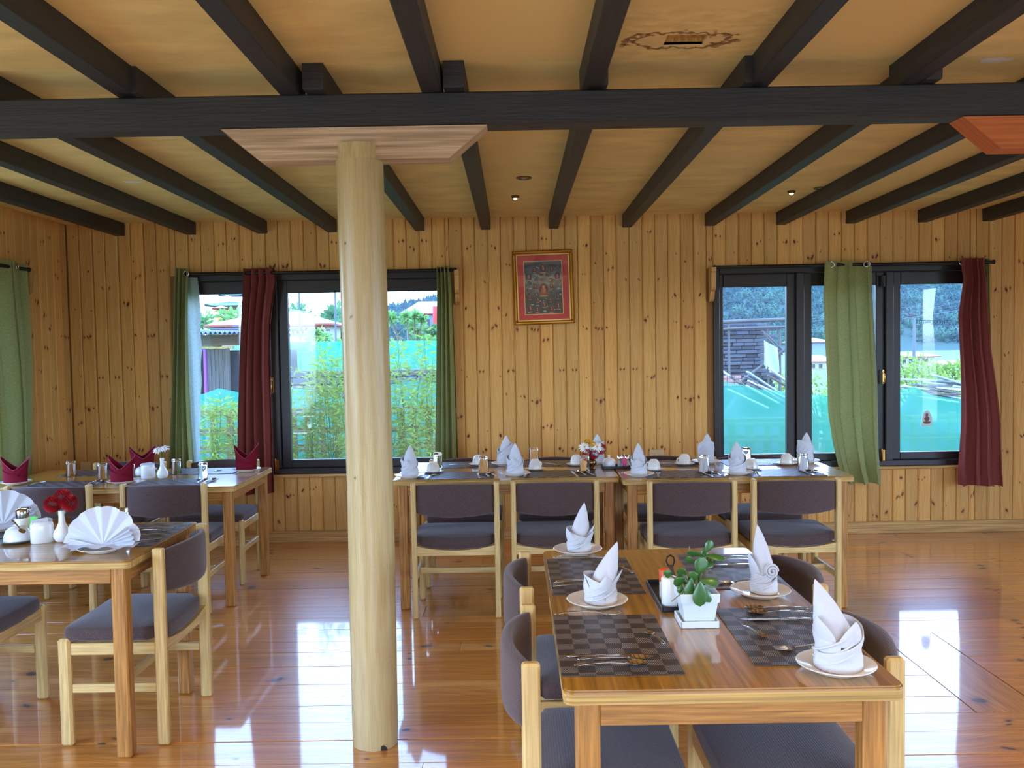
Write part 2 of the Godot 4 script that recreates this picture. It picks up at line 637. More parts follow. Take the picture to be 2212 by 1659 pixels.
# woven mat: a chequer of plain brown and of brown dotted with pale threads
func mat_image() -> ImageTexture:
	var w := 640
	var h := 432
	var q := noise(5, 0.3, 2)
	var d := PackedByteArray()
	d.resize(w * h * 3)
	var k := 0
	for y in h:
		for x in w:
			var cx := x / 56
			var cy := y / 62
			var dotted := (cx + cy) % 2 == 0
			var wv := 1.0 + 0.25 * q.get_noise_2d(x, y)
			var col := Color(0.24, 0.205, 0.195) * wv
			if (x / 4 + y / 4) % 2 == 0:
				col *= 0.86
			if dotted and x % 8 < 4 and (y + (4 if (x / 8) % 2 == 0 else 0)) % 8 < 3:
				col = Color(0.8, 0.78, 0.76) * wv
			d[k] = clampi(int(col.r * 255), 0, 255); d[k + 1] = clampi(int(col.g * 255), 0, 255); d[k + 2] = clampi(int(col.b * 255), 0, 255)
			k += 3
	return tex(Image.create_from_data(w, h, false, Image.FORMAT_RGB8, d))

func blob(im: Image, cx: float, cy: float, rx: float, ry: float, col: Color) -> void:
	for y in range(maxi(0, int(cy - ry)), mini(im.get_height(), int(cy + ry) + 2)):
		for x in range(maxi(0, int(cx - rx)), mini(im.get_width(), int(cx + rx) + 2)):
			var e := sqrt(pow((x - cx) / rx, 2) + pow((y - cy) / ry, 2))
			if e < 1.0:
				im.set_pixel(x, y, im.get_pixel(x, y).lerp(col, clampf((1.0 - e) * 4.0, 0.0, 1.0)))

# a seated figure in a robe, with halo and lotus base
func figure(im: Image, x: float, y: float, s: float, robe: Color, halo: Color) -> void:
	blob(im, x, y - s * 0.1, s * 0.95, s * 1.15, halo)
	blob(im, x, y - s * 0.1, s * 0.82, s * 1.0, Color(0.2, 0.1, 0.08).lerp(robe, 0.25))
	blob(im, x, y + s * 0.62, s * 0.85, s * 0.36, robe.darkened(0.15))
	blob(im, x, y + s * 0.15, s * 0.48, s * 0.6, robe)
	blob(im, x + s * 0.12, y + s * 0.1, s * 0.16, s * 0.42, Color(0.78, 0.56, 0.36))
	blob(im, x, y - s * 0.5, s * 0.24, s * 0.3, Color(0.82, 0.62, 0.44))
	blob(im, x, y - s * 0.72, s * 0.2, s * 0.14, Color(0.12, 0.1, 0.12))
	blob(im, x, y + s * 0.98, s * 0.8, s * 0.16, Color(0.7, 0.6, 0.4))

func painting_image() -> ImageTexture:
	var im := Image.create(180, 250, false, Image.FORMAT_RGB8)
	var q := noise(9, 0.03, 3)
	for y in 250:
		for x in 180:
			var t := float(y) / 250.0
			var col := Color(0.16, 0.2, 0.24).lerp(Color(0.44, 0.44, 0.42), smoothstep(0.0, 0.3, t)).lerp(Color(0.17, 0.2, 0.14), smoothstep(0.45, 0.8, t))
			im.set_pixel(x, y, col * (1.0 + 0.5 * q.get_noise_2d(x, y)))
	var r := RandomNumberGenerator.new()
	r.seed = 3
	for i in 110:
		var y := r.randf_range(8, 240)
		blob(im, r.randf_range(2, 178), y, r.randf_range(3, 10), r.randf_range(2, 5), [Color(0.7, 0.7, 0.64), Color(0.2, 0.3, 0.18), Color(0.5, 0.3, 0.16), Color(0.16, 0.12, 0.1)][r.randi() % 4])
	for i in 16:   # the leafy arch behind the middle figure
		var a := PI * i / 15.0
		blob(im, 90 + cos(a) * 44, 122 - sin(a) * 62, 9, 7, [Color(0.36, 0.14, 0.1), Color(0.6, 0.5, 0.36), Color(0.2, 0.26, 0.18)][i % 3])
	var red := Color(0.44, 0.1, 0.08)
	figure(im, 90, 32, 22, Color(0.4, 0.22, 0.16), Color(0.6, 0.5, 0.4))
	figure(im, 48, 38, 13, red, Color(0.5, 0.5, 0.46))
	figure(im, 132, 38, 13, red, Color(0.5, 0.5, 0.46))
	figure(im, 20, 72, 16, Color(0.36, 0.09, 0.09), Color(0.16, 0.1, 0.1))
	figure(im, 158, 72, 16, Color(0.46, 0.14, 0.1), Color(0.16, 0.1, 0.1))
	figure(im, 52, 120, 12, red, Color(0.5, 0.4, 0.3))
	figure(im, 128, 120, 12, red, Color(0.5, 0.4, 0.3))
	figure(im, 90, 134, 31, Color(0.72, 0.36, 0.1), Color(0.62, 0.54, 0.4))
	for a: Array in [[22, 168, 12], [158, 168, 12], [60, 182, 13], [120, 182, 13], [90, 205, 15], [22, 222, 17], [56, 228, 16], [124, 228, 16], [158, 214, 17]]:
		figure(im, a[0], a[1], a[2], red, Color(0.56, 0.5, 0.42))
	return tex(im)

# ---------------------------------------------------------------- the room
const ZW := -6.70       # face of the back wall
const XL := -3.42       # face of the left wall
const XR := 5.3
const ZF := 3.0

func joist_y(z: float) -> float:
	return 2.388 + 0.0111 * (z + 6.7)

func ceil_y(z: float) -> float:
	return joist_y(z) + 0.096

# one board: length along y from y0 to y1, face towards +z, edges bevelled; cell picks its piece of the atlas
func board(w: float, y0: float, y1: float, t: float, bl: float, br: float, cell: int, cells: int, flip: bool, per: float, voff: float, dip := 0.8) -> B:
	var b := B.new()
	var pr := [Vector2(-w / 2, 0), Vector2(-w / 2, t - bl * dip), Vector2(-w / 2 + bl, t), Vector2(w / 2 - br, t), Vector2(w / 2, t - br * dip), Vector2(w / 2, 0)]
	for k in 5:
		var a: Vector2 = pr[k]
		var e: Vector2 = pr[k + 1]
		var nn := Vector3(-(e.y - a.y), (e.x - a.x), 0)
		nn = Vector3(nn.x, 0, nn.y).normalized()
		var first := b.v.size()
		for p: Array in [[a, y0], [e, y0], [e, y1], [a, y1]]:
			var u := clampf((p[0].x + w / 2) / w, 0.02, 0.98)
			if flip:
				u = 1.0 - u
			b.vert(Vector3(p[0].x, p[1], p[0].y), nn, Vector2((cell + u) / cells, (p[1] + voff) / per))
		b.tri(first, first + 1, first + 2)
		b.tri(first, first + 2, first + 3)
	for yy: float in [y0, y1]:
		var first := b.v.size()
		for p: Vector2 in pr:
			b.vert(Vector3(p.x, yy, p.y), Vector3(0, 1 if yy == y1 else -1, 0), Vector2((cell + 0.5 + p.x / w * 0.9) / cells, 0.3))
		for k in range(1, 5):
			b.tri(first, first + k, first + k + 1)
	return b

const W1 := [-2.585, -0.485, 0.535, 2.075]    # window openings: left, right, bottom, top
const W2 := [1.535, 3.55, 0.525, 2.065]

func room() -> void:
	# --- floor: a slab under separate boards
	var fl := struct("floor", "varnished orange-brown pine floorboards running across the room", "floor")
	var s := B.new()
	s.box(Vector3((XL + XR) / 2, -0.09, (ZW + ZF) / 2), Vector3(XR - XL + 0.5, 0.14, ZF - ZW + 0.5), 0.0)
	obj(s, "subfloor", M.gap_dark, fl)
	var r := RandomNumberGenerator.new()
	r.seed = 5
	var z := ZW
	var turn := Basis(Vector3(0, 0, 1), Vector3(1, 0, 0), Vector3(0, 1, 0))
	var hz0 := 0.0
	var hz1 := -9.0
	while z < ZF:
		var w := r.randf_range(0.155, 0.235)
		# the hatch at the right: boards stop short of a board laid lengthwise
		var x := XL
		while x < XR - 0.01:
			var e := minf(x + r.randf_range(2.6, 4.4), XR)
			if XR - e < 0.8:
				e = XR
			var zc := z + w / 2
			if zc > -4.33 and zc < -3.42:
				hz0 = minf(hz0, z)
				hz1 = maxf(hz1, z + w)
			if zc > -4.33 and zc < -3.42:
				if x < 1.83 and e > 1.83: e = 1.83
				elif x >= 1.83 and x < 2.1: x = 2.115; e = XR
			var b := board(w - 0.002, -(e - x) / 2 + 0.001, (e - x) / 2 - 0.001, 0.022, 0.0015, 0.0015, r.randi() % 10, 10, r.randf() < 0.5, 4.6, 2.3 + r.randf_range(-0.1, 0.1))
			var o := obj(b, "floorboard", M.floor_boards, fl, Vector3((x + e) / 2, -0.022 + r.randf_range(-0.0012, 0.0006), zc))
			o.basis = turn
			x = e
		z += w
	var hb := board(0.279, -(hz1 - hz0) / 2 + 0.001, (hz1 - hz0) / 2 - 0.001, 0.022, 0.0015, 0.0015, 3, 10, false, 4.6, 2.0)
	var ho := obj(hb, "floorboard", M.floor_boards, fl, Vector3(1.972, -0.0218, (hz0 + hz1) / 2))
	ho.basis = Basis(Vector3(1, 0, 0), Vector3(0, 0, -1), Vector3(0, 1, 0))
	# --- back wall: core with two openings, boards before it
	var wb := struct("wall_back", "back wall of knotty varnished pine boards", "wall")
	s = B.new()
	var H := 2.62
	var zc := ZW - 0.085
	var xs := [XL - 0.2, W1[0], W1[1], W2[0], W2[1], XR + 0.2]
	for k: int in [0, 2, 4]:
		s.box(Vector3((xs[k] + xs[k + 1]) / 2, H / 2 - 0.1, zc), Vector3(xs[k + 1] - xs[k], H + 0.2, 0.14), 0.0)
	for w: Array in [W1, W2]:
		s.box(Vector3((w[0] + w[1]) / 2, w[2] / 2 - 0.1, zc), Vector3(w[1] - w[0], w[2] + 0.2, 0.14), 0.0)
		s.box(Vector3((w[0] + w[1]) / 2, (H + w[3]) / 2, zc), Vector3(w[1] - w[0], H - w[3], 0.14), 0.0)
	obj(s, "wall_core", M.wall_core, wb)
	r.seed = 8
	var pw := 0.0985
	var x := XL
	var i := 0
	while x < 4.25:
		var a := x
		var e := x + pw
		var spans := [[0.0, 2.5]]
		for w: Array in [W1, W2]:
			if e > w[0] + 0.002 and a < w[1] - 0.002:
				if a < w[0]: e = w[0]
				elif e > w[1] and a < w[1] - 0.03: e = w[1]
				spans = [[0.0, w[2]], [w[3], 2.5]]
		var cell := r.randi() % 12
		var fp := r.randf() < 0.5
		for sp: Array in spans:
			var b := board(e - a - (0.005 if i % 2 == 0 else 0.002), sp[0], sp[1], 0.016, 0.011 if i % 2 == 0 else 0.006, 0.006 if i % 2 == 0 else 0.011, cell, 12, fp, 2.56, 0.02)
			obj(b, "wall_board", M.pine_panelling, wb, Vector3((a + e) / 2, 0, ZW - 0.016))
			if spans.size() > 1:
				cell = r.randi() % 12
		x = e
		i += 1
	# --- left wall: boards at the far end, an opening behind its curtain
	var wl := struct("wall_left", "left wall of knotty pine boards with a curtain", "wall")
	s = B.new()
	for q: Array in [[ZW - 0.15, -5.75, -0.2, H], [-5.75, -4.15, -0.2, 0.53], [-5.75, -4.15, 2.03, H], [-4.15, -2.6, -0.2, H], [-2.6, 2.2, -0.2, 0.4], [-2.6, 2.2, 2.15, H], [2.2, ZF + 0.15, -0.2, H]]:
		s.box(Vector3(XL - 0.085, (q[2] + q[3]) / 2, (q[0] + q[1]) / 2), Vector3(0.14, q[3] - q[2], q[1] - q[0]), 0.0)
	obj(s, "wall_core", M.wall_core, wl)
	z = ZW
	while z < -4.16:
		var e := z + pw
		var spans := [[0.0, 2.52]]
		if e > -5.75 and z < -5.78:
			e = -5.75
		elif z >= -5.78:
			spans = [[0.0, 0.53], [2.03, 2.52]]
		for sp: Array in spans:
			var b := board(e - z - 0.001, sp[0], sp[1], 0.014, 0.006, 0.003, r.randi() % 12, 12, r.randf() < 0.5, 2.56, 0.02)
			obj(b, "wall_board", M.pine_panelling, wl, Vector3(XL - 0.014, 0, (z + e) / 2)).rotation.y = PI / 2
		z = e
	# --- the two walls out of the picture, each with wide windows
	var wr := struct("wall_right", "right wall with wide windows", "wall")
	s = B.new()
	for q: Array in [[ZW - 0.15, -3.8, -0.2, H], [-3.8, -1.9, -0.2, 0.45], [-3.8, -1.9, 2.15, H], [-1.9, -1.2, -0.2, H], [-1.2, 2.4, -0.2, 0.45], [-1.2, 2.4, 2.15, H], [2.4, ZF + 0.15, -0.2, H]]:
		s.box(Vector3(XR + 0.07, (q[2] + q[3]) / 2, (q[0] + q[1]) / 2), Vector3(0.14, q[3] - q[2], q[1] - q[0]), 0.0)
	obj(s, "wall_core", M.wall_core, wr)
	var wf := struct("wall_front", "wall behind the viewer with a broad glazed opening", "wall")
	s = B.new()
	for q: Array in [[XL - 0.15, -1.3, -0.2, H], [-1.3, 3.2, -0.2, 0.2], [-1.3, 3.2, 1.85, H], [3.2, XR + 0.15, -0.2, H], [0.9, 1.0, 0.2, 1.85]]:
		s.box(Vector3((q[0] + q[1]) / 2, (q[2] + q[3]) / 2, ZF + 0.07), Vector3(q[1] - q[0], q[3] - q[2], 0.14), 0.0)
	obj(s, "wall_core", M.wall_core, wf)
	# --- skirting
	for a: Array in [["baseboard_back", "pale pine skirting along the back wall", Vector3((XL + XR) / 2, 0.047, ZW + 0.008), Vector3(XR - XL, 0.094, 0.016)], ["baseboard_left", "pale pine skirting along the left wall", Vector3(XL + 0.008, 0.047, (ZW + ZF) / 2 + 0.01), Vector3(0.016, 0.094, ZF - ZW - 0.02)]]:
		var bb := B.new()
		bb.grain = 0 if a[0] == "baseboard_back" else 2
		bb.box(a[2], a[3], 0.003)
		obj(bb, a[0], M.pine_trim).set_meta("kind", "structure")
		tag(get_child(get_child_count() - 1), a[1], "skirting")
	# --- sheets of ply between the joists
	var ce := struct("ceiling", "tan plywood ceiling between black joists", "ceiling")
	var lines := [-6.85, -5.55, -4.42, -3.19, -1.97, -0.75, 0.47, 1.69, 3.15]
	for k in lines.size() - 1:
		var cols := [XL - 0.15, -1.91, -0.2, 1.512, 3.134, XR + 0.15] if k < 3 else [XL - 0.15, -1.391, -0.285, 1.456, XR + 0.15]
		for j in cols.size() - 1:
			var z0: float = lines[k] + 0.001
			var z1: float = lines[k + 1] - 0.001
			var x0: float = cols[j] + 0.0008
			var x1: float = cols[j + 1] - 0.0008
			if k == 3 and j == 2:
				continue
			obj(sheet(x0, x1, z0, z1), "ceiling_panel", M.ceiling_ply, ce)
	# the stained sheet: four strips round the hole
	var hx := 0.598
	var hz := -3.0
	var st := B.new()
	for q: Array in [[-0.284, hx - 0.068, -3.189, -1.971], [hx + 0.068, 1.455, -3.189, -1.971], [hx - 0.068, hx + 0.068, -3.189, hz - 0.05], [hx - 0.068, hx + 0.068, hz + 0.05, -1.971]]:
		sheet(q[0], q[1], q[2], q[3], st)
	for k in st.v.size():
		st.uv[k] = Vector2((st.v[k].x - hx) / 0.6 + 0.5, (st.v[k].z - hz) / 0.6 + 0.5)
	obj(st, "ceiling_panel", M.ceiling_stained, ce)
	M.ceiling_stained.texture_repeat = false
	var rec := B.new()
	for q: Array in [[Vector3(hx - 0.075, 2.56, hz), Vector3(0.012, 0.09, 0.11)], [Vector3(hx + 0.075, 2.56, hz), Vector3(0.012, 0.09, 0.11)], [Vector3(hx, 2.56, hz - 0.056), Vector3(0.15, 0.09, 0.012)], [Vector3(hx, 2.56, hz + 0.056), Vector3(0.15, 0.09, 0.012)], [Vector3(hx, 2.542, hz), Vector3(0.16, 0.008, 0.12)]]:
		rec.box(q[0] + Vector3(0, 0.012, 0), q[1], 0.0)
	obj(rec, "hole_lining", M.table_edge, ce)
	var up := B.new()
	up.box(Vector3((XL + XR) / 2, 2.72, (ZW + ZF) / 2), Vector3(XR - XL + 0.6, 0.06, ZF - ZW + 0.6), 0.0)
	obj(up, "roof_deck", M.wall_core, ce)

func sheet(x0: float, x1: float, z0: float, z1: float, b: B = null) -> B:
	if b == null:
		b = B.new()
	var a := ceil_y(z0)
	var e := ceil_y(z1)
	b.hexa([Vector3(x0, a, z0), Vector3(x1, a, z0), Vector3(x1, e, z1), Vector3(x0, e, z1), Vector3(x0, a + 0.012, z0), Vector3(x1, a + 0.012, z0), Vector3(x1, e + 0.012, z1), Vector3(x0, e + 0.012, z1)])
	return b

func joist(x: float, z0: float, z1: float, label: String, group: String) -> void:
	var b := B.new()
	b.grain = 2
	b.uvo = Vector2(rng.randf(), rng.randf())
	var w := 0.037
	var ch := 0.004
	var ya := joist_y(z0)
	var yb := joist_y(z1)
	var ta := ceil_y(z0) - 0.001
	var tb := ceil_y(z1) - 0.001
	# bevelled lower edges
	var prof := [[-w, 1.0], [-w, ch], [-w + ch, 0.0], [w - ch, 0.0], [w, ch], [w, 1.0]]
	var A := []
	var Z := []
	for p: Array in prof:
		var wob := rng.randf_range(-0.0012, 0.0012)
		A.append(Vector3(x + p[0] + wob, ta if p[1] == 1.0 else ya + p[1], z0))
		Z.append(Vector3(x + p[0] + wob, tb if p[1] == 1.0 else yb + p[1], z1))
	for k in 6:
		var e := (k + 1) % 6
		var mid := Vector3(x, (A[0].y + A[2].y) / 2, z0)
		b.face([A[k], A[e], Z[e], Z[k]], Vector3((A[k].x + A[e].x) / 2 - mid.x, (A[k].y + A[e].y) / 2 - mid.y, 0) if k < 5 else Vector3.UP)
	b.face(A, Vector3(0, 0, -1))
	b.face(Z, Vector3(0, 0, 1))
	tag(obj(b, "ceiling_joist", M.black_beam), label, "joist", group)

func beams() -> void:
	var far := [-3.0, -2.455, -1.91, -1.375, -0.705, -0.2, 0.316, 0.878, 1.512, 2.056, 2.586, 3.134, 3.628, 4.17, 4.7]
	var over := ["ending over the bare boards at the left corner", "ending above the left end of the curtain rod", "ending above the maroon curtain of the left window", "ending just left of the log post top", "seen just right of the log post", "ending left of the red framed picture", "ending above the red framed picture", "ending on the bare boards right of the picture", "ending above the left end of the right window", "ending above the left pane of the right window", "ending above the middle green curtain", "ending above the right pane of the right window", "ending above the right maroon curtain", "beyond the right maroon curtain", "last before the right wall"]
	for k in far.size():
		joist(far[k], ZW, -3.16, "black joist behind the girder, " + over[k], "joists between the girder and the back wall")
	var near := [-2.6, -1.98, -1.391, -0.802, -0.285, 0.299, 0.905, 1.456, 2.04, 2.62, 3.2, 3.8, 4.4]
	var nl := ["far beyond the frame's left", "one step beyond the leftmost seen", "leftmost seen, crossing the upper left corner", "second seen from the left, before the log post", "above the girder's middle, left of the stained hole", "just left of the stained hole in the ceiling", "just right of the stained hole in the ceiling", "rightmost seen, near the orange bracket", "one step beyond the rightmost seen", "second step beyond the rightmost seen", "third step beyond the rightmost seen", "fourth step beyond the rightmost seen", "by the right wall"]
	for k in near.size():
		if near[k] < -1.5 or near[k] > 2.1:
			continue
		joist(near[k], -3.305, ZF, "black joist in front of the girder, " + nl[k], "joists in front of the girder")
	var g := B.new()
	g.grain = 0
	g.box(Vector3((XL + XR) / 2, 2.3655, -3.255), Vector3(XR - XL, 0.121, 0.1), 0.006)
	tag(obj(g, "girder", M.black_beam), "black girder crossing the whole room under the joists", "beam")
	# bracket of pale pine on the log post, and its orange twin at the right
	for a: Array in [["pine_bracket", M.corbel_pine, -0.57, "pale pine bracket board with slanted ends on top of the log post"], ["orange_bracket", M.orange_paint, 2.13, "orange-brown painted bracket under the girder at the upper right"]]:
		var b := B.new()
		b.grain = 0
		b.uvo = Vector2(0.3, 0.5)
		b.slab(PackedVector2Array([Vector2(-0.485, 0.0), Vector2(-0.345, -0.117), Vector2(0.345, -0.117), Vector2(0.485, 0.0)]), -0.052, 0.052)
		tag(obj(b, a[0], a[1], null, Vector3(a[2], 2.3045, -3.255)), a[3], "bracket")
	# the log post, notched at its head to lap the bracket
	var p := thing("log_post", "peeled pine log post standing in the middle of the room", "post", Vector3(-0.553, 0, -3.255))
	var q := noise(6, 0.9, 2)
	var b := B.new()
	b.grid(func(u: float, w: float) -> Vector3:
		var an := u * TAU
		var y := w * 2.187
		var rr := 0.0865 + 0.0022 * q.get_noise_2d(cos(an) * 1.2, y * 0.9) + 0.0012 * sin(an * 3.0 + y)
		if w < 0.012:
			rr -= 0.002
		return Vector3(cos(an) * rr + 0.006 * sin(y * 1.4) - 0.009 * w, y, sin(an) * rr), 40, 40, true)
	b.face(range(24).map(func(k: int) -> Vector3: return Vector3(cos(TAU * k / 24) * 0.085, 2.187, sin(TAU * k / 24) * 0.085)), Vector3.UP)
	obj(b, "log", M.log_pine, p)
	b = B.new()     # the tongue that laps the bracket's face
	var pts := PackedVector2Array()
	for k in 13:
		var an := lerpf(0.63, PI - 0.63, k / 12.0)
		pts.append(Vector2(cos(an) * 0.0865 - 0.008, sin(an) * 0.0865))
	b.uvo = Vector2(0.3, 0.2)
	b.slab(pts, 0.0, 0.06, Transform3D(Basis(Vector3(1, 0, 0), Vector3(0, 0, 1), Vector3(0, -1, 0)), Vector3(0, 2.245, 0)))
	obj(b, "tongue", M.log_pine, p)
	b = B.new()
	b.grid(func(u: float, w: float) -> Vector3:
		var an := u * PI
		return Vector3(0.043 + cos(an) * 0.014 * w, sin(an) * 0.02 * w + 0.001, 0.0775), 10, 3)
	obj(b, "notch", M.gap_dark, p)

# ---------------------------------------------------------------- windows, curtains, wall things
func window(called: String, o: Array, panes: Array, y0: float, y1: float, label: String) -> Node3D:
	var wd := struct(called, label, "window")
	var b := B.new()
	var f := 0.045
	var zc := ZW - 0.045
	var cy: float = (o[2] + o[3]) / 2
	b.grain = 1
	for x: float in [o[0] + f / 2, o[1] - f / 2]:
		b.box(Vector3(x, cy, zc), Vector3(f, o[3] - o[2], 0.12), 0.004)
	b.grain = 0
	for y: float in [o[2] + f / 2, o[3] - f / 2]:
		b.box(Vector3((o[0] + o[1]) / 2, y, zc), Vector3(o[1] - o[0] - 2 * f, f, 0.12), 0.004)
	b.grain = 1
	for k in 2:
		b.box(Vector3((panes[k][1] + panes[k + 1][0]) / 2, cy, zc), Vector3(0.06, o[3] - o[2] - 2 * f, 0.12), 0.004)
	obj(b, "window_frame", M.window_black, wd)
	for k in 3:
		var l: float = o[0] + f if k == 0 else (panes[k - 1][1] + panes[k][0]) / 2 + 0.03
		var r: float = o[1] - f if k == 2 else (panes[k][1] + panes[k + 1][0]) / 2 - 0.03
		var bo: float = o[2] + f
		var tp: float = o[3] - f
		var p: Array = panes[k]
		b = B.new()
		b.uvo = Vector2(k * 0.3, k * 0.17)
		b.grain = 1
		b.box(Vector3((l + 0.002 + p[0]) / 2, (bo + tp) / 2, zc + 0.005), Vector3(p[0] - l - 0.002, tp - bo - 0.004, 0.05), 0.004)
		b.box(Vector3((r - 0.002 + p[1]) / 2, (bo + tp) / 2, zc + 0.005), Vector3(r - 0.002 - p[1], tp - bo - 0.004, 0.05), 0.004)
		b.grain = 0
		b.box(Vector3((p[0] + p[1]) / 2, (bo + 0.002 + y0) / 2, zc + 0.005), Vector3(p[1] - p[0], y0 - bo - 0.002, 0.05), 0.004)
		b.box(Vector3((p[0] + p[1]) / 2, (tp - 0.002 + y1) / 2, zc + 0.005), Vector3(p[1] - p[0], tp - 0.002 - y1, 0.05), 0.004)
		var sash := obj(b, "sash", M.window_black, wd)
		b = B.new()
		b.box(Vector3((p[0] + p[1]) / 2, (y0 + y1) / 2, zc - 0.005), Vector3(p[1] - p[0] + 0.006, y1 - y0 + 0.006, 0.004), 0.0)
		obj(b, "pane", M.window_pane, sash)
	return wd

func latch(x: float, y: float, h: float, wd: Node3D) -> void:
	var b := B.new()
	b.box(Vector3(x, y, ZW + 0.019), Vector3(0.016, h, 0.006), 0.002)
	b.tube([Vector3(x, y - h * 0.42, ZW + 0.02), Vector3(x, y - h * 0.38, ZW + 0.045), Vector3(x, y + h * 0.2, ZW + 0.048), Vector3(x, y + h * 0.34, ZW + 0.02)], 0.006, 8)
	obj(b, "handle", M.brass, wd)

# rows of [height, left, right] in metres; hung on a rod at top; d runs along the wall, n away from it
func curtain(called: String, rows: Array, folds: float, amp: float, m: Material, hem: Material, label: String, rod_y: float, zr: float, rings: Array, group := "curtains", wall := 0) -> void:
	var at := func(a: float, y: float, dep: float) -> Vector3:
		return Vector3(a, y, zr + dep) if wall == 0 else Vector3(XL + 0.08 + dep, y, a)
	var t := thing(called, label, "curtain", Vector3.ZERO, 0.0, group)
	var top: float = rows[0][0]
	var bot: float = rows[rows.size() - 1][0]
	var ph := rng.randf() * TAU
	var edge := func(w: float) -> Array:
		var y := lerpf(top, bot, w)
		var k := 0
		while k < rows.size() - 2 and rows[k + 1][0] > y:
			k += 1
		var s := clampf((rows[k][0] - y) / (rows[k][0] - rows[k + 1][0]), 0.0, 1.0)
		return [y, lerpf(rows[k][1], rows[k + 1][1], s), lerpf(rows[k][2], rows[k + 1][2], s)]
	var f := func(u: float, w: float) -> Vector3:
		var e: Array = edge.call(w)
		var g := lerpf(1.0, 1.25, w)
		var dep := amp * g * (sin(u * TAU * folds + ph * 0.0) + 0.25 * sin(u * TAU * folds * 2.3 + ph + w * 2.0)) + 0.012 * sin(w * 5.0 + u * 3.0 + ph)
		var side: float = (e[2] - e[1]) * 0.055 * sin(u * TAU * folds * 2.0 + 0.4) * smoothstep(0.0, 0.1, u) * smoothstep(1.0, 0.9, u)
		return at.call(lerpf(e[1], e[2], u) + side, e[0] + 0.006 * sin(u * 17.0 + ph) * w, dep)
	var b := B.new()
	b.grid(f, 72, 44)
	obj(b, "cloth", m, t)
	b = B.new()       # the turned hem
	b.grid(func(u: float, w: float) -> Vector3:
		var p: Vector3 = f.call(u, 0.955 + 0.045 * w)
		return p + (Vector3(0, 0, 0.0035) if wall == 0 else Vector3(0.0035, 0, 0)), 72, 2)
	obj(b, "hem", m, t)
	if hem:           # pale tube down the edge, light through the cloth put into its colour
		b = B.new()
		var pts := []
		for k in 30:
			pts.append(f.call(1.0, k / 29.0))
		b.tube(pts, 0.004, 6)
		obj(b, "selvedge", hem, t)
	for q: float in rings:
		b = B.new()
		var e: Array = edge.call(0.02)
		var c: Vector3 = at.call(lerpf(e[1], e[2], q), rod_y, amp * sin(q * TAU * folds))
		var pts := []
		for k in 17:
			var an := TAU * k / 16.0
			pts.append(c + (Vector3(cos(an), sin(an), 0.25 * cos(an)) if wall == 0 else Vector3(0.25 * cos(an), sin(an), cos(an))) * 0.021)
		b.tube(pts, 0.005, 6, false)
		obj(b, "eyelet", M.steel, t)

func rod(a: Vector3, e: Vector3, label: String) -> void:
	var t := thing("curtain_rod", label, "curtain rod")
	var b := B.new()
	b.tube([a, e], 0.0125, 14)
	obj(b, "rod", M.black_metal, t)
	for p: Vector3 in [a, e]:
		b = B.new()
		b.lathe([Vector2(0, -0.012), Vector2(0.016, -0.008), Vector2(0.017, 0.006), Vector2(0, 0.012)], 14, Transform3D(Basis(Quaternion(Vector3.UP, (e - a).normalized())), p))
		obj(b, "end_cap", M.black_metal, t)

func rod_bracket(x: float, yt: float, label: String) -> void:
	var b := B.new()   # fretted pine bracket, its profile stands out from the wall
	var pr := PackedVector2Array([Vector2(0, 0.0), Vector2(0.115, 0.0), Vector2(0.115, -0.03), Vector2(0.1, -0.042), Vector2(0.1, -0.15), Vector2(0.09, -0.168), Vector2(0.066, -0.18), Vector2(0.058, -0.205), Vector2(0.04, -0.236), Vector2(0.02, -0.252), Vector2(0, -0.255)])
	b.slab(pr, -0.017, 0.017, Transform3D(Basis(Vector3(0, 0, 1), Vector3(0, 1, 0), Vector3(-1, 0, 0)), Vector3.ZERO))
	tag(obj(b, "rod_bracket", M.pine_trim, null, Vector3(x, yt, ZW + 0.001)), label, "bracket", "fretted pine rod brackets")

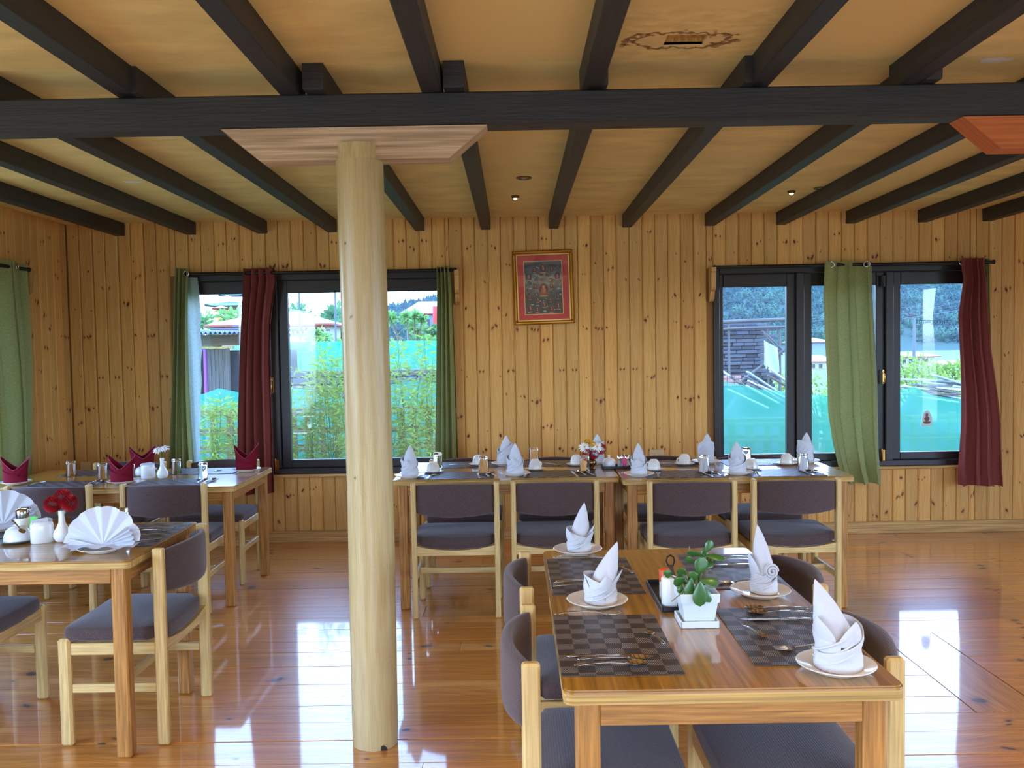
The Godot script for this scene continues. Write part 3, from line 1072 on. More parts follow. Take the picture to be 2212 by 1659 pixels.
func windows() -> void:
	var w1 := window("window_1", W1, [[-2.505, -1.94], [-1.74, -1.25], [-1.055, -0.565]], 0.643, 1.933, "black framed three-pane window behind the log post")
	latch(-1.862, 1.225, 0.13, w1)
	var w2 := window("window_2", W2, [[1.614, 2.102], [2.296, 2.788], [2.978, 3.467]], 0.627, 1.921, "black framed three-pane window at the right of the back wall")
	latch(2.83, 1.215, 0.11, w2)
	for a: Array in [[-1.855, 0.61, w1], [2.822, 0.61, w2], [2.822, 1.945, w2]]:
		var hb := B.new()
		hb.lathe([Vector2(0, -0.055), Vector2(0.006, -0.05), Vector2(0.007, 0.05), Vector2(0, 0.055)], 10)
		hb.box(Vector3(0.013, 0, -0.004), Vector3(0.022, 0.085, 0.004), 0.001)
		obj(hb, "hinge", M.brass if a[1] < 1.0 else M.black_metal, a[2], Vector3(a[0], a[1], ZW + 0.022))
	# the sticker and the writing on the right-hand pane
	var st := thing("window_sticker", "small pale seated-figure sticker low on the right window's right pane", "sticker", Vector3(3.195, 0.885, ZW - 0.0435))
	var sh := B.new()
	var pts := PackedVector2Array()
	for k in 24:
		var an := TAU * k / 24
		var yy := sin(an)
		pts.append(Vector2(cos(an) * (0.034 if yy > 0 else 0.042), yy * 0.06))
	sh.slab(pts, 0.0, 0.0012)
	sh.slab(PackedVector2Array([Vector2(-0.046, -0.062), Vector2(0.046, -0.062), Vector2(0.04, -0.044), Vector2(-0.04, -0.044)]), 0.0, 0.0014)
	obj(sh, "sticker_sheet", M.sticker_white, st)
	sh = B.new()
	for q: Array in [[0.0, 0.026, 0.011, 0.013], [0.0, -0.004, 0.02, 0.02], [0.0, -0.033, 0.031, 0.01]]:
		var el := PackedVector2Array()
		for k in 16:
			el.append(Vector2(q[0] + cos(TAU * k / 16) * q[2], q[1] + sin(TAU * k / 16) * q[3]))
		sh.slab(el, 0.0012, 0.002)
	obj(sh, "figure_print", M.sticker_brown, st)
	var wr := B.new()
	var r := RandomNumberGenerator.new()
	r.seed = 12
	var x := 3.105
	while x < 3.36:   # a line of small curled letters, seen from behind
		var k := r.randi() % 3
		var y := 1.632 + 0.005 * sin(x * 9.0)
		wr.tube([Vector3(x, y + 0.012, 0), Vector3(x + 0.012, y + 0.013, 0)], 0.0016, 5)
		wr.tube([Vector3(x + 0.006, y + 0.012, 0), Vector3(x + 0.002 + 0.004 * k, y + 0.002, 0), Vector3(x + 0.01, y - 0.007, 0), Vector3(x + 0.004, y - 0.013 * (k * 0.5 + 0.4), 0)], 0.0016, 5)
		x += r.randf_range(0.017, 0.023)
	tag(obj(wr, "window_lettering", M.slate_dark, null, Vector3(0, 0, ZW - 0.042)), "line of small curled lettering across the right window's right pane", "lettering")
	# sills
	for a: Array in [["trim_1", W1, "pine sill board under the left window"], ["trim_2", W2, "pine sill board under the right window"]]:
		var b := B.new()
		b.grain = 0
		b.box(Vector3((a[1][0] + a[1][1]) / 2, a[1][2] - 0.012, ZW + 0.012), Vector3(a[1][1] - a[1][0] + 0.05, 0.024, 0.05), 0.006)
		tag(obj(b, a[0], M.pine_trim), a[2], "sill").set_meta("kind", "structure")
	var b3 := B.new()   # frames of the windows out of the picture
	for q: Array in [[Vector3(XR + 0.07, 1.3, -2.85), Vector3(0.06, 1.7, 0.06)], [Vector3(XR + 0.07, 1.3, 0.6), Vector3(0.06, 1.7, 0.06)]]:
		b3.box(q[0], q[1], 0.004)
	tag(obj(b3, "window_3", M.window_black), "black mullions of the right wall's windows", "window").set_meta("kind", "structure")
	# rods, brackets, curtains
	var zr := ZW + 0.09
	rod(Vector3(-2.47, 2.081, zr), Vector3(-0.43, 2.079, zr), "black curtain rod over the left window")
	rod(Vector3(1.525, 2.066, zr), Vector3(3.63, 2.071, zr), "black curtain rod over the right window")
	rod(Vector3(XL + 0.08, 2.078, -6.03), Vector3(XL + 0.08, 2.078, -3.9), "black curtain rod on the left wall")
	rod_bracket(-0.425, 2.078, "pine rod bracket at the right end of the left window")
	rod_bracket(1.515, 2.066, "pine rod bracket at the left end of the right window")
	var lb := B.new()
	lb.slab(PackedVector2Array([Vector2(0, 0.0), Vector2(0.115, 0.0), Vector2(0.115, -0.03), Vector2(0.1, -0.15), Vector2(0.066, -0.18), Vector2(0.04, -0.236), Vector2(0, -0.255)]), -0.017, 0.017)
	tag(obj(lb, "rod_bracket", M.pine_trim, null, Vector3(XL + 0.001, 2.077, -6.05)), "pine rod bracket on the left wall beside the green curtain", "bracket", "fretted pine rod brackets")
	curtain("curtain", [[2.124, -2.537, -2.45], [1.985, -2.552, -2.462], [1.705, -2.569, -2.47], [1.354, -2.591, -2.472], [1.002, -2.61, -2.47], [0.718, -2.63, -2.462], [0.43, -2.649, -2.45]], 3.5, 0.04, M.curtain_green, null, "green curtain bunched at the left end of the left window", 2.081, zr, [0.95])
	var edge_of: Node3D = get_child(get_child_count() - 1)
	var strip := B.new()        # added pale strip, its colour standing for daylight through the green cloth
	strip.grid(func(u: float, w: float) -> Vector3:
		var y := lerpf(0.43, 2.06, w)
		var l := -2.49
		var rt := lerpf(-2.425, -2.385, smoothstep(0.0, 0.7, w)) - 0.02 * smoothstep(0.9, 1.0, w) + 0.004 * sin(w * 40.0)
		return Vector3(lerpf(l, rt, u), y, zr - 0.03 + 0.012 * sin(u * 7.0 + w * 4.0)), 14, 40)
	obj(strip, "lining", M.curtain_edge, edge_of)
	curtain("curtain", [[2.116, -2.036, -1.805], [2.029, -2.042, -1.786], [1.907, -2.049, -1.811], [1.697, -2.063, -1.845], [1.346, -2.084, -1.858], [0.993, -2.105, -1.858], [0.639, -2.123, -1.854], [0.401, -2.137, -1.85]], 4.0, 0.04, M.curtain_maroon, null, "maroon curtain hanging across the left window's left mullion", 2.081, zr, [0.92])
	curtain("curtain", [[2.105, -0.575, -0.467], [1.882, -0.577, -0.457], [1.322, -0.595, -0.447], [0.792, -0.613, -0.443], [0.455, -0.627, -0.436]], 4.0, 0.034, M.curtain_green, null, "narrow green curtain between the log post and the framed picture", 2.079, zr, [])
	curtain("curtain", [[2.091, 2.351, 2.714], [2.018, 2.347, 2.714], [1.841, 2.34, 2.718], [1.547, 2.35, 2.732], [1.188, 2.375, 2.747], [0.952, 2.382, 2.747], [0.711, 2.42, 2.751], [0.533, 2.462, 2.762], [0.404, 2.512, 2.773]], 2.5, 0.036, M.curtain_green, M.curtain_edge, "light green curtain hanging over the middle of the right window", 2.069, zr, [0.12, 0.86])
	curtain("curtain", [[2.099, 3.356, 3.534], [2.036, 3.353, 3.538], [1.942, 3.371, 3.549], [1.671, 3.337, 3.568], [1.411, 3.356, 3.581], [1.116, 3.376, 3.622], [0.876, 3.377, 3.652], [0.519, 3.351, 3.672], [0.387, 3.348, 3.684]], 3.5, 0.036, M.curtain_maroon, null, "maroon curtain at the right end of the right window", 2.071, zr + 0.045, [0.18])
	curtain("curtain", [[2.1, 3.523, 3.61], [1.604, 3.548, 3.628], [1.042, 3.58, 3.647], [0.547, 3.562, 3.675], [0.37, 3.55, 3.694]], 3.5, 0.018, M.curtain_green, null, "narrow green curtain half behind the right maroon one", 2.071, zr - 0.03, [])
	curtain("curtain", [[2.118, -5.25, -6.0], [1.384, -5.25, -6.004], [0.42, -5.25, -6.0]], 3.0, 0.05, M.curtain_green, null, "green curtain with eyelets on the left wall", 2.078, XL, [0.74, 0.94], "curtains", 1)

func wall_things() -> void:
	# framed painting, hung a little askew
	var t := thing("framed_picture", "gold framed painting with red mount between the windows", "picture", Vector3(0.2335, 1.942, ZW + 0.001))
	t.rotation.z = 0.022
	var W := 0.462
	var Hh := 0.566
	var b := B.new()
	for q: Array in [[0, Hh / 2 - 0.013, W, 0.026], [0, -Hh / 2 + 0.013, W, 0.026], [-W / 2 + 0.013, 0, 0.026, Hh - 0.052], [W / 2 - 0.013, 0, 0.026, Hh - 0.052]]:
		b.box(Vector3(q[0], q[1], 0.013), Vector3(q[2], q[3], 0.026), 0.008)
	for k in 60:   # the beaded outer edge
		var y := -Hh / 2 + 0.012 + k * (Hh - 0.024) / 59.0
		for x: float in [-W / 2 + 0.008, W / 2 - 0.008]:
			b.lathe([Vector2(0, -0.004), Vector2(0.0042, 0), Vector2(0, 0.004)], 6, Transform3D(Basis(), Vector3(x, y, 0.0265)))
	for k in 48:
		var x := -W / 2 + 0.012 + k * (W - 0.024) / 47.0
		for y: float in [-Hh / 2 + 0.008, Hh / 2 - 0.008]:
			b.lathe([Vector2(0, -0.004), Vector2(0.0042, 0), Vector2(0, 0.004)], 6, Transform3D(Basis(), Vector3(x, y, 0.0265)))
	obj(b, "frame", M.gilt, t)
	b = B.new()
	var wi := W - 0.052
	var hi := Hh - 0.052
	for q: Array in [[0, hi / 2 - 0.006, wi, 0.012], [0, -hi / 2 + 0.006, wi, 0.012], [-wi / 2 + 0.006, 0, 0.012, hi - 0.024], [wi / 2 - 0.006, 0, 0.012, hi - 0.024]]:
		b.box(Vector3(q[0], q[1], 0.011), Vector3(q[2], q[3], 0.014), 0.003)
	obj(b, "inner_moulding", M.gilt_pale, t)
	b = B.new()
	b.box(Vector3(0, 0, 0.006), Vector3(wi - 0.02, hi - 0.02, 0.006), 0.0)
	obj(b, "mount", M.mount_red, t)
	b = B.new()
	b.box(Vector3(0, -0.002, 0.0098), Vector3(0.296, 0.408, 0.002), 0.0)
	obj(b, "fillet", M.gilt_pale, t)
	var qm := QuadMesh.new()
	qm.size = Vector2(0.286, 0.398)
	obj(qm, "painting", M.painting, t, Vector3(0, -0.002, 0.0112))
	b = B.new()
	b.box(Vector3(0, 0, 0.0135), Vector3(wi - 0.022, hi - 0.022, 0.002), 0.0)
	obj(b, "glass", M.window_pane, t)
	# sockets
	for a: Array in [[1.09, 0.642, 0.115, "cream wall socket behind the right back table"], [-3.33, 0.62, 0.075, "cream wall socket in the left corner above the maroon-napkin table"]]:
		b = B.new()
		b.box(Vector3(0, 0, 0.006), Vector3(a[2], 0.075, 0.012), 0.003)
		b.box(Vector3(0, 0.0, 0.013), Vector3(a[2] * 0.4, 0.03, 0.004), 0.001)
		tag(obj(b, "wall_socket", M.socket_cream, null, Vector3(a[0], a[1], ZW + 0.001)), a[3], "socket", "wall sockets")

func lamps() -> void:
	# small spot lamps in the ply, two of them in view; three rings whose lamp is dead
	var spots := [[0.025, -5.83, "lit spot lamp in the ceiling above the framed picture"], [1.855, -5.82, "lit spot lamp in the ceiling near the right window"], [0.0, -1.3, ""], [1.15, -1.35, ""], [-1.15, -1.3, ""], [-1.2, 0.6, ""], [0.6, 0.6, ""], [2.2, 0.6, ""], [2.3, -1.3, ""], [-2.3, -1.3, ""], [3.4, -3.9, ""]]
	for a: Array in spots:
		var y := ceil_y(a[1])
		var l: String = a[2] if a[2] else "small spot lamp in the ceiling, out of the picture"
		var t := thing("spot_lamp", l, "lamp", Vector3(a[0], y, a[1]), 0.0, "small ceiling spot lamps")
		var b := B.new()
		b.lathe([Vector2(0.026, 0.004), Vector2(0.028, -0.006), Vector2(0.022, -0.012), Vector2(0.02, -0.018), Vector2(0.0165, -0.018), Vector2(0.016, -0.004)], 20)
		obj(b, "collar", M.lamp_ring, t)
		b = B.new()
		b.lathe([Vector2(0, -0.028), Vector2(0.009, -0.0255), Vector2(0.0145, -0.018), Vector2(0.0145, -0.006), Vector2(0, -0.004)], 16)
		obj(b, "bulb", M.lamp_bulb, t)
		var o := SpotLight3D.new()
		o.name = "lamp_light"
		o.light_color = Color(1.0, 0.85, 0.62)
		o.light_energy = 0.3 if a[2] else 0.45
		o.light_size = 0.014
		o.spot_range = 14.0
		o.spot_angle = 72.0
		o.spot_attenuation = 2.0
		o.spot_angle_attenuation = 1.0
		o.shadow_enabled = true
		o.rotation.x = -PI / 2
		t.add_child(o, true)
		o.position = Vector3(0, -0.034, 0)
	for a: Array in [[0.076, -5.24, "round recessed ceiling ring without a lit lamp, above the framed picture"], [2.018, -5.73, "recessed ceiling ring half hidden by a joist near the right window"]]:
		var t := thing("ceiling_ring", a[2], "lamp", Vector3(a[0], ceil_y(a[1]), a[1]), 0.0, "unlit recessed ceiling rings")
		var b := B.new()
		b.lathe([Vector2(0.046, 0.004), Vector2(0.047, -0.004), Vector2(0.042, -0.008), Vector2(0.03, -0.006), Vector2(0.028, 0.004)], 28)
		obj(b, "rim", M.lamp_ring, t)
		b = B.new()
		b.lathe([Vector2(0, -0.0035), Vector2(0.018, -0.003), Vector2(0.029, 0.002)], 24)
		obj(b, "reflector", M.lamp_dark, t)
	for a: Array in [[1.79, -3.26, "pale mark on the ceiling right of the girder's bracket"], [-2.23, -5.17, "pale mark on the left part of the ceiling"]]:
		var b := B.new()
		var q := noise(4, 1.0, 2)
		b.grid(func(u: float, w: float) -> Vector3:
			var rr := w * (0.045 + 0.014 * q.get_noise_2d(cos(u * TAU), sin(u * TAU)))
			return Vector3(cos(u * TAU) * rr * 1.3, -0.0025 * (1.0 - w), sin(u * TAU) * rr * 0.7), 20, 3)
		tag(obj(b, "plaster_patch", M.napkin_cream, null, Vector3(a[0], ceil_y(a[1]) - 0.0005, a[1])), a[2], "patch", "pale marks")  # thin pale mark on the ply

# ---------------------------------------------------------------- tables and chairs
func rounded(w: float, d: float, r: float) -> PackedVector2Array:
	var p := PackedVector2Array()
	for q: Array in [[1, 1, 0.0], [-1, 1, PI / 2], [-1, -1, PI], [1, -1, PI * 1.5]]:
		for k in 5:
			var a: float = q[2] + PI / 2 * k / 4.0
			p.append(Vector2(q[0] * (w / 2 - r) + cos(a) * r, q[1] * (d / 2 - r) + sin(a) * r))
	return p

# x0..x1, z0..z1 (z0 is the far edge), height h
func table(label: String, x0: float, x1: float, z0: float, z1: float, h: float, long_x: bool) -> Node3D:
	var w := x1 - x0
	var d := z1 - z0
	var t := thing("dining_table", label, "table", Vector3((x0 + x1) / 2, 0, (z0 + z1) / 2), 0.0, "dining tables")
	var flat := Transform3D(Basis(Vector3(1, 0, 0), Vector3(0, 0, 1), Vector3(0, -1, 0)), Vector3(0, h, 0))
	var b := B.new()
	b.grain = 0 if long_x else 2
	b.uvo = Vector2(rng.randf(), rng.randf())
	b.slab(rounded(w, d, 0.022), 0.004, 0.009, flat)
	b.slab(rounded(w - 0.006, d - 0.006, 0.02), 0.0, 0.0042, flat)
	obj(b, "tabletop", M.table_top, t)
	b = B.new()
	b.grain = 0 if long_x else 2
	b.uvo = Vector2(rng.randf(), rng.randf())
	b.slab(rounded(w, d, 0.022), 0.009, 0.032, flat)
	obj(b, "lipping", M.table_edge, t)
	var ix := w / 2 - 0.028
	var iz := d / 2 - 0.028
	for sz: float in [-1.0, 1.0]:
		b = B.new()
		b.grain = 0
		b.uvo = Vector2(rng.randf(), rng.randf())
		b.box(Vector3(0, h - 0.062, sz * (iz - 0.014)), Vector3(2 * ix - 0.108, 0.06, 0.022), 0.002)
		obj(b, "apron", M.table_leg, t)
	for sx: float in [-1.0, 1.0]:
		b = B.new()
		b.grain = 2
		b.uvo = Vector2(rng.randf(), rng.randf())
		b.box(Vector3(sx * (ix - 0.014), h - 0.062, 0), Vector3(0.022, 0.06, 2 * iz - 0.108), 0.002)
		obj(b, "apron", M.table_leg, t)
		for sz: float in [-1.0, 1.0]:
			b = B.new()
			b.uvo = Vector2(rng.randf(), rng.randf())
			b.box(Vector3(sx * (ix - 0.027), (h - 0.032) / 2, sz * (iz - 0.027)), Vector3(0.054, h - 0.032, 0.054), 0.006)
			obj(b, "leg", M.table_leg, t)
	return t

func se(a: float, e: float) -> float:
	return signf(a) * pow(absf(a), e)

# faces -z; the back posts stand at z = 0.185
func make_chair(label: String) -> Node3D:
	var t := thing("dining_chair", label, "chair")
	var wd: Material = M.chair_wood
	for s: float in [-1.0, 1.0]:
		var b := B.new()
		b.uvo = Vector2(rng.randf(), rng.randf())
		b.box(Vector3(s * 0.229, 0.378, 0.185), Vector3(0.028, 0.756, 0.044), 0.006)
		obj(b, "post", wd, t)
		b = B.new()
		b.uvo = Vector2(rng.randf(), rng.randf())
		b.box(Vector3(s * 0.229, 0.2075, -0.183), Vector3(0.03, 0.415, 0.048), 0.009)
		obj(b, "leg", wd, t)
		b = B.new()
		b.grain = 2
		b.uvo = Vector2(rng.randf(), rng.randf())
		b.box(Vector3(s * 0.227, 0.374, 0.002), Vector3(0.022, 0.046, 0.32), 0.003)
		obj(b, "side_rail", wd, t)
		b = B.new()
		b.grain = 2
		b.uvo = Vector2(rng.randf(), rng.randf())
		b.box(Vector3(s * 0.227, 0.222, 0.002), Vector3(0.02, 0.034, 0.32), 0.003)
		obj(b, "stretcher", wd, t)
	var b2 := B.new()
	b2.grain = 0
	b2.box(Vector3(0, 0.222, 0.01), Vector3(0.434, 0.034, 0.02), 0.003)
	obj(b2, "cross_stretcher", wd, t)
	for z: float in [-0.186, 0.187]:
		b2 = B.new()
		b2.grain = 0
		var pr := PackedVector2Array([Vector2(-0.215, 0.35), Vector2(0.215, 0.35)])
		for k in 13:
			var u := 1.0 - k / 6.0
			pr.append(Vector2(u * 0.215, 0.404 - (0.026 if z > 0.0 else 0.012) * (1.0 - u * u)))
		b2.slab(pr, z - 0.011, z + 0.011)
		obj(b2, "rear_rail" if z > 0.0 else "front_rail", wd, t)
	# the cushion dips towards the rear rail and is crowned on top
	b2 = B.new()
	b2.grid(func(u: float, w: float) -> Vector3:
		var an := u * TAU
		var r: float
		var y: float
		if w < 0.2:
			r = w / 0.2 * 0.97
			y = 0.0
		elif w < 0.6:
			var q := (w - 0.2) / 0.4 * PI
			r = 0.97 + 0.03 * sin(q)
			y = 0.024 * (1.0 - cos(q))
		else:
			r = 0.97 * (1.0 - (w - 0.6) / 0.4)
			y = 0.048 + 0.018 * (1.0 - pow(r, 4.0))
		var x := se(cos(an), 0.22) * r
		var z := se(sin(an), 0.22) * r
		var sag := (1.0 - x * x) * (0.024 * smoothstep(0.0, 1.0, z) + 0.01 * smoothstep(0.0, 1.0, -z))
		return Vector3(x * 0.212 if z > 0.75 else x * 0.238, 0.404 + y - sag * (1.0 - y * 10.0), z * 0.196 - 0.006), 56, 18, true)
	obj(b2, "seat", M.chair_fabric, t)
	# the bowed pad between the posts
	b2 = B.new()
	b2.grid(func(u: float, w: float) -> Vector3:
		var s := w * 2.0 - 1.0
		var an := u * TAU
		var en := pow(clampf(1.0 - pow(absf(s), 14.0), 0.0, 1.0), 0.5)
		var hh := 0.079 + 0.013 * (1.0 - s * s)
		var zz := 0.182 + 0.062 * (1.0 - s * s) + se(cos(an), 0.7) * 0.017 * (0.3 + 0.7 * en)
		return Vector3(s * 0.2135, 0.662 + se(sin(an), 0.3) * hh * (0.96 + 0.04 * en), zz), 28, 30)
	for s: float in [-1.0, 1.0]:
		var ps := []
		for k in 28:
			var an := TAU * k / 28
			ps.append(Vector3(s * 0.2135, 0.662 + se(sin(an), 0.3) * 0.079 * 0.96, 0.182 + se(cos(an), 0.7) * 0.017 * 0.3))
		b2.face(ps, Vector3(s, 0, 0))
	obj(b2, "backrest", M.chair_fabric, t)
	return t

func furniture() -> void:
	table("varnished table with white cone napkins and a jade plant, nearest at the right", 0.095, 0.838, -3.15, -1.855, 0.75, false)
	table("back wall table beside the log post, its right end meeting another table", -0.70, 0.586, -5.64, -4.89, 0.75, true)
	table("back wall table in front of the right window", 0.594, 1.875, -5.545, -4.79, 0.75, true)
	table("table with maroon crown napkins in the far left corner", -3.14, -1.63, -5.80, -5.0, 0.715, true)
	table("small table with fan napkins and red flowers at the lower left", -2.40, -1.41, -3.82, -3.12, 0.745, true)
	var c := make_chair("brown chair back towards us at the back table, first right of the log post")
	c.position = Vector3(-0.338, 0, -4.945)
	c.set_meta("group", "brown padded dining chairs")
	var g := "brown padded dining chairs"
	for a: Array in [
		["brown chair back towards us at the back table, second right of the log post", 0.212, -4.95, 0.0], ["brown chair back towards us at the right back table, its left seat", 0.953, -4.88, 0.0], ["brown chair back towards us at the right back table, its right seat", 1.518, -4.885, 0.0],
		["brown chair facing us behind the left back table, partly hidden, nearer the log post", -0.33, -5.56, PI], ["brown chair facing us behind the left back table, under the framed picture", 0.25, -5.545, PI], ["brown chair facing us behind the right back table, its left end", 0.94, -5.52, PI], ["brown chair facing us behind the right back table, before the right window", 1.52, -5.47, PI],
		["chair back towards us at the maroon-napkin table, left one of two", -2.645, -5.07, 0.0], ["chair back towards us at the maroon-napkin table, right one of two", -1.995, -5.075, 0.0],
		["chair facing us behind the maroon-napkin table, left one of two", -2.61, -5.665, PI], ["chair facing us behind the maroon-napkin table, right one in front of the curtain", -1.99, -5.70, PI],
		["chair seen from the side at the right end of the fan-napkin table", -1.545, -3.492, PI / 2], ["chair cut by the left edge of the picture at the fan-napkin table", -2.255, -3.49, -PI / 2],
		["chair at the jade plant table's left side, farther of two", 0.212, -2.88, -PI / 2], ["chair at the jade plant table's left side, nearer of two", 0.212, -2.243, -PI / 2],
		["chair at the jade plant table's right side, farther of two", 0.735, -2.862, PI / 2 + 0.03], ["chair at the jade plant table's right side, nearer of two", 0.693, -2.24, PI / 2 + 0.01]]:
		dup(c, a[0], Vector3(a[1], 0, a[2]), a[3], g)

# ---------------------------------------------------------------- things on the tables
var protos := {}

func place(kind: String, label: String, cat: String, at: Vector3, turn := 0.0, group := "") -> Node3D:
	if protos.has(kind):
		return dup(protos[kind], label, at, turn, group)
	var t := thing(kind, label, cat, at, turn, group)
	protos[kind] = t
	match kind:
		"plate": make_plate(t)
		"saucer": make_saucer(t)
		"cup": make_cup(t)
		"tumbler": make_tumbler(t)
		"spoon": make_spoon(t)
		"fork": make_fork(t)
		"knife": make_knife(t)
		"teaspoon": make_teaspoon(t)
		"placemat": make_placemat(t)
		"bud_vase": make_bud_vase(t)
		"napkin_holder": make_napkin_holder(t)
		"shaker": make_shaker(t)
		"sugar_bowl": make_sugar_bowl(t)
	return t

func make_plate(t: Node3D) -> void:
	var pr := [Vector2(0, 0.0045), Vector2(0.044, 0.0045), Vector2(0.047, 0.0), Vector2(0.052, 0.0), Vector2(0.056, 0.005), Vector2(0.0865, 0.0165), Vector2(0.088, 0.0185), Vector2(0.0865, 0.0195)]
	for k in 6:
		var r := 0.083 - k * 0.0045
		pr.append(Vector2(r, 0.0182 - k * 0.0014))
		pr.append(Vector2(r - 0.0022, 0.0168 - k * 0.0014))
	pr.append_array([Vector2(0.052, 0.0085), Vector2(0.04, 0.0075), Vector2(0, 0.0072)])
	var b := B.new()
	b.lathe(pr, 48)
	obj(b, "dish", M.china, t)

func make_saucer(t: Node3D) -> void:
	var b := B.new()
	b.lathe([Vector2(0, 0.003), Vector2(0.03, 0.003), Vector2(0.032, 0.0), Vector2(0.036, 0.0), Vector2(0.06, 0.0115), Vector2(0.0625, 0.0135), Vector2(0.06, 0.0145), Vector2(0.038, 0.0065), Vector2(0.028, 0.0055), Vector2(0, 0.0055)], 36)
	obj(b, "dish", M.china, t)

func make_cup(t: Node3D) -> void:      # stands upside down
	var b := B.new()
	b.lathe([Vector2(0.035, 0.002), Vector2(0.037, 0.0), Vector2(0.0395, 0.0015), Vector2(0.0375, 0.02), Vector2(0.033, 0.042), Vector2(0.0245, 0.055), Vector2(0.021, 0.057), Vector2(0.021, 0.061), Vector2(0.0185, 0.061), Vector2(0.0175, 0.058), Vector2(0, 0.058)], 30)
	obj(b, "bowl", M.china, t)
	b = B.new()
	b.tube([Vector3(0.036, 0.014, 0), Vector3(0.052, 0.012, 0), Vector3(0.06, 0.024, 0), Vector3(0.053, 0.038, 0), Vector3(0.032, 0.043, 0)], 0.0042, 8)
	obj(b, "handle", M.china, t)

func make_tumbler(t: Node3D) -> void:  # upside down, thick base on top
	var b := B.new()
	b.lathe([Vector2(0, 0.0815), Vector2(0.023, 0.0805), Vector2(0.0252, 0.076), Vector2(0.0284, 0.002), Vector2(0.0294, 0.0), Vector2(0.0302, 0.002), Vector2(0.0275, 0.085), Vector2(0.0265, 0.094), Vector2(0.024, 0.096), Vector2(0, 0.096)], 28)
	obj(b, "glass", M.drinking_glass, t)

func handle(b: B, x0: float, x1: float, w0: float, w1: float, y0: float, lift := 0.006) -> void:
	var f := func(u: float, q: float) -> Vector3:
		var an := u * TAU
		var w := lerpf(w0, w1, pow(q, 1.4)) * (1.0 if q < 0.94 else sqrt(maxf(0.05, 1.0 - pow((q - 0.94) / 0.06, 2.0))))
		return Vector3(lerpf(x0, x1, q), y0 + lift * sin(q * PI) + sin(an) * 0.0012 + 0.0012, se(cos(an), 0.6) * w)
	b.grid(f, 10, 14)

func make_spoon(t: Node3D) -> void:
	var b := B.new()
	b.grid(func(u: float, w: float) -> Vector3:
		var an := u * TAU
		return Vector3(0.058 + cos(an) * 0.026 * w, 0.0008 + 0.0075 * w * w, sin(an) * 0.0175 * w * (1.0 - 0.18 * cos(an))), 24, 8)
	b.grid(func(u: float, w: float) -> Vector3:
		var an := u * TAU
		return Vector3(0.058 + cos(an) * 0.0262 * w, 0.0018 + 0.0075 * w * w, sin(an) * 0.0177 * w * (1.0 - 0.18 * cos(an))), 24, 8, true)
	obj(b, "bowl", M.steel, t)
	b = B.new()
	handle(b, 0.034, -0.088, 0.0028, 0.0078, 0.006, 0.004)
	obj(b, "handle", M.steel, t)

func make_fork(t: Node3D) -> void:
	var b := B.new()
	handle(b, 0.042, -0.09, 0.0028, 0.0075, 0.003, 0.006)
	obj(b, "handle", M.steel, t)
	b = B.new()
	b.grid(func(u: float, w: float) -> Vector3: return Vector3(lerpf(0.038, 0.062, w), 0.0045 - 0.003 * sin(w * PI), (u - 0.5) * lerpf(0.006, 0.023, smoothstep(0, 0.7, w))), 8, 8)
	b.grid(func(u: float, w: float) -> Vector3: return Vector3(lerpf(0.038, 0.062, w), 0.003 - 0.003 * sin(w * PI), (u - 0.5) * lerpf(0.006, 0.023, smoothstep(0, 0.7, w))), 8, 8, true)
	obj(b, "head", M.steel, t)
	for k in 4:
		b = B.new()
		var z := (k - 1.5) * 0.0065
		b.tube([Vector3(0.06, 0.0036, z), Vector3(0.078, 0.0022, z), Vector3(0.094, 0.0052, z)], [0.0018, 0.0016, 0.0008], 6)
		obj(b, "tine", M.steel, t)

func make_knife(t: Node3D) -> void:
	var b := B.new()
	handle(b, 0.0, -0.1, 0.005, 0.0085, 0.0005, 0.003)
	obj(b, "handle", M.steel, t)
	b = B.new()
	b.slab(PackedVector2Array([Vector2(-0.002, -0.005), Vector2(0.03, -0.008), Vector2(0.085, -0.008), Vector2(0.1, -0.002), Vector2(0.106, 0.007), Vector2(0.05, 0.0085), Vector2(-0.002, 0.005)]), -0.0035, -0.002, Transform3D(Basis(Vector3(1, 0, 0), Vector3(0, 0, 1), Vector3(0, -1, 0)), Vector3.ZERO))
	obj(b, "blade", M.steel, t)

func make_teaspoon(t: Node3D) -> void:
	var b := B.new()
	b.grid(func(u: float, w: float) -> Vector3:
		var an := u * TAU
		return Vector3(0.034 + cos(an) * 0.017 * w, 0.0008 + 0.005 * w * w, sin(an) * 0.012 * w), 20, 6)
	b.grid(func(u: float, w: float) -> Vector3:
		var an := u * TAU
		return Vector3(0.034 + cos(an) * 0.0172 * w, 0.0016 + 0.005 * w * w, sin(an) * 0.0122 * w), 20, 6, true)
	obj(b, "bowl", M.steel, t)
	b = B.new()
	handle(b, 0.018, -0.055, 0.002, 0.0052, 0.004, 0.003)
	obj(b, "handle", M.steel, t)

func make_placemat(t: Node3D) -> void:
	var b := B.new()
	b.box(Vector3(0, 0.0013, 0), Vector3(0.28, 0.0026, 0.437), 0.0008)
	for k in b.v.size():
		b.uv[k] = Vector2(b.v[k].z / 0.437 + 0.5, b.v[k].x / 0.28 + 0.5)
	obj(b, "weave", M.placemat, t)

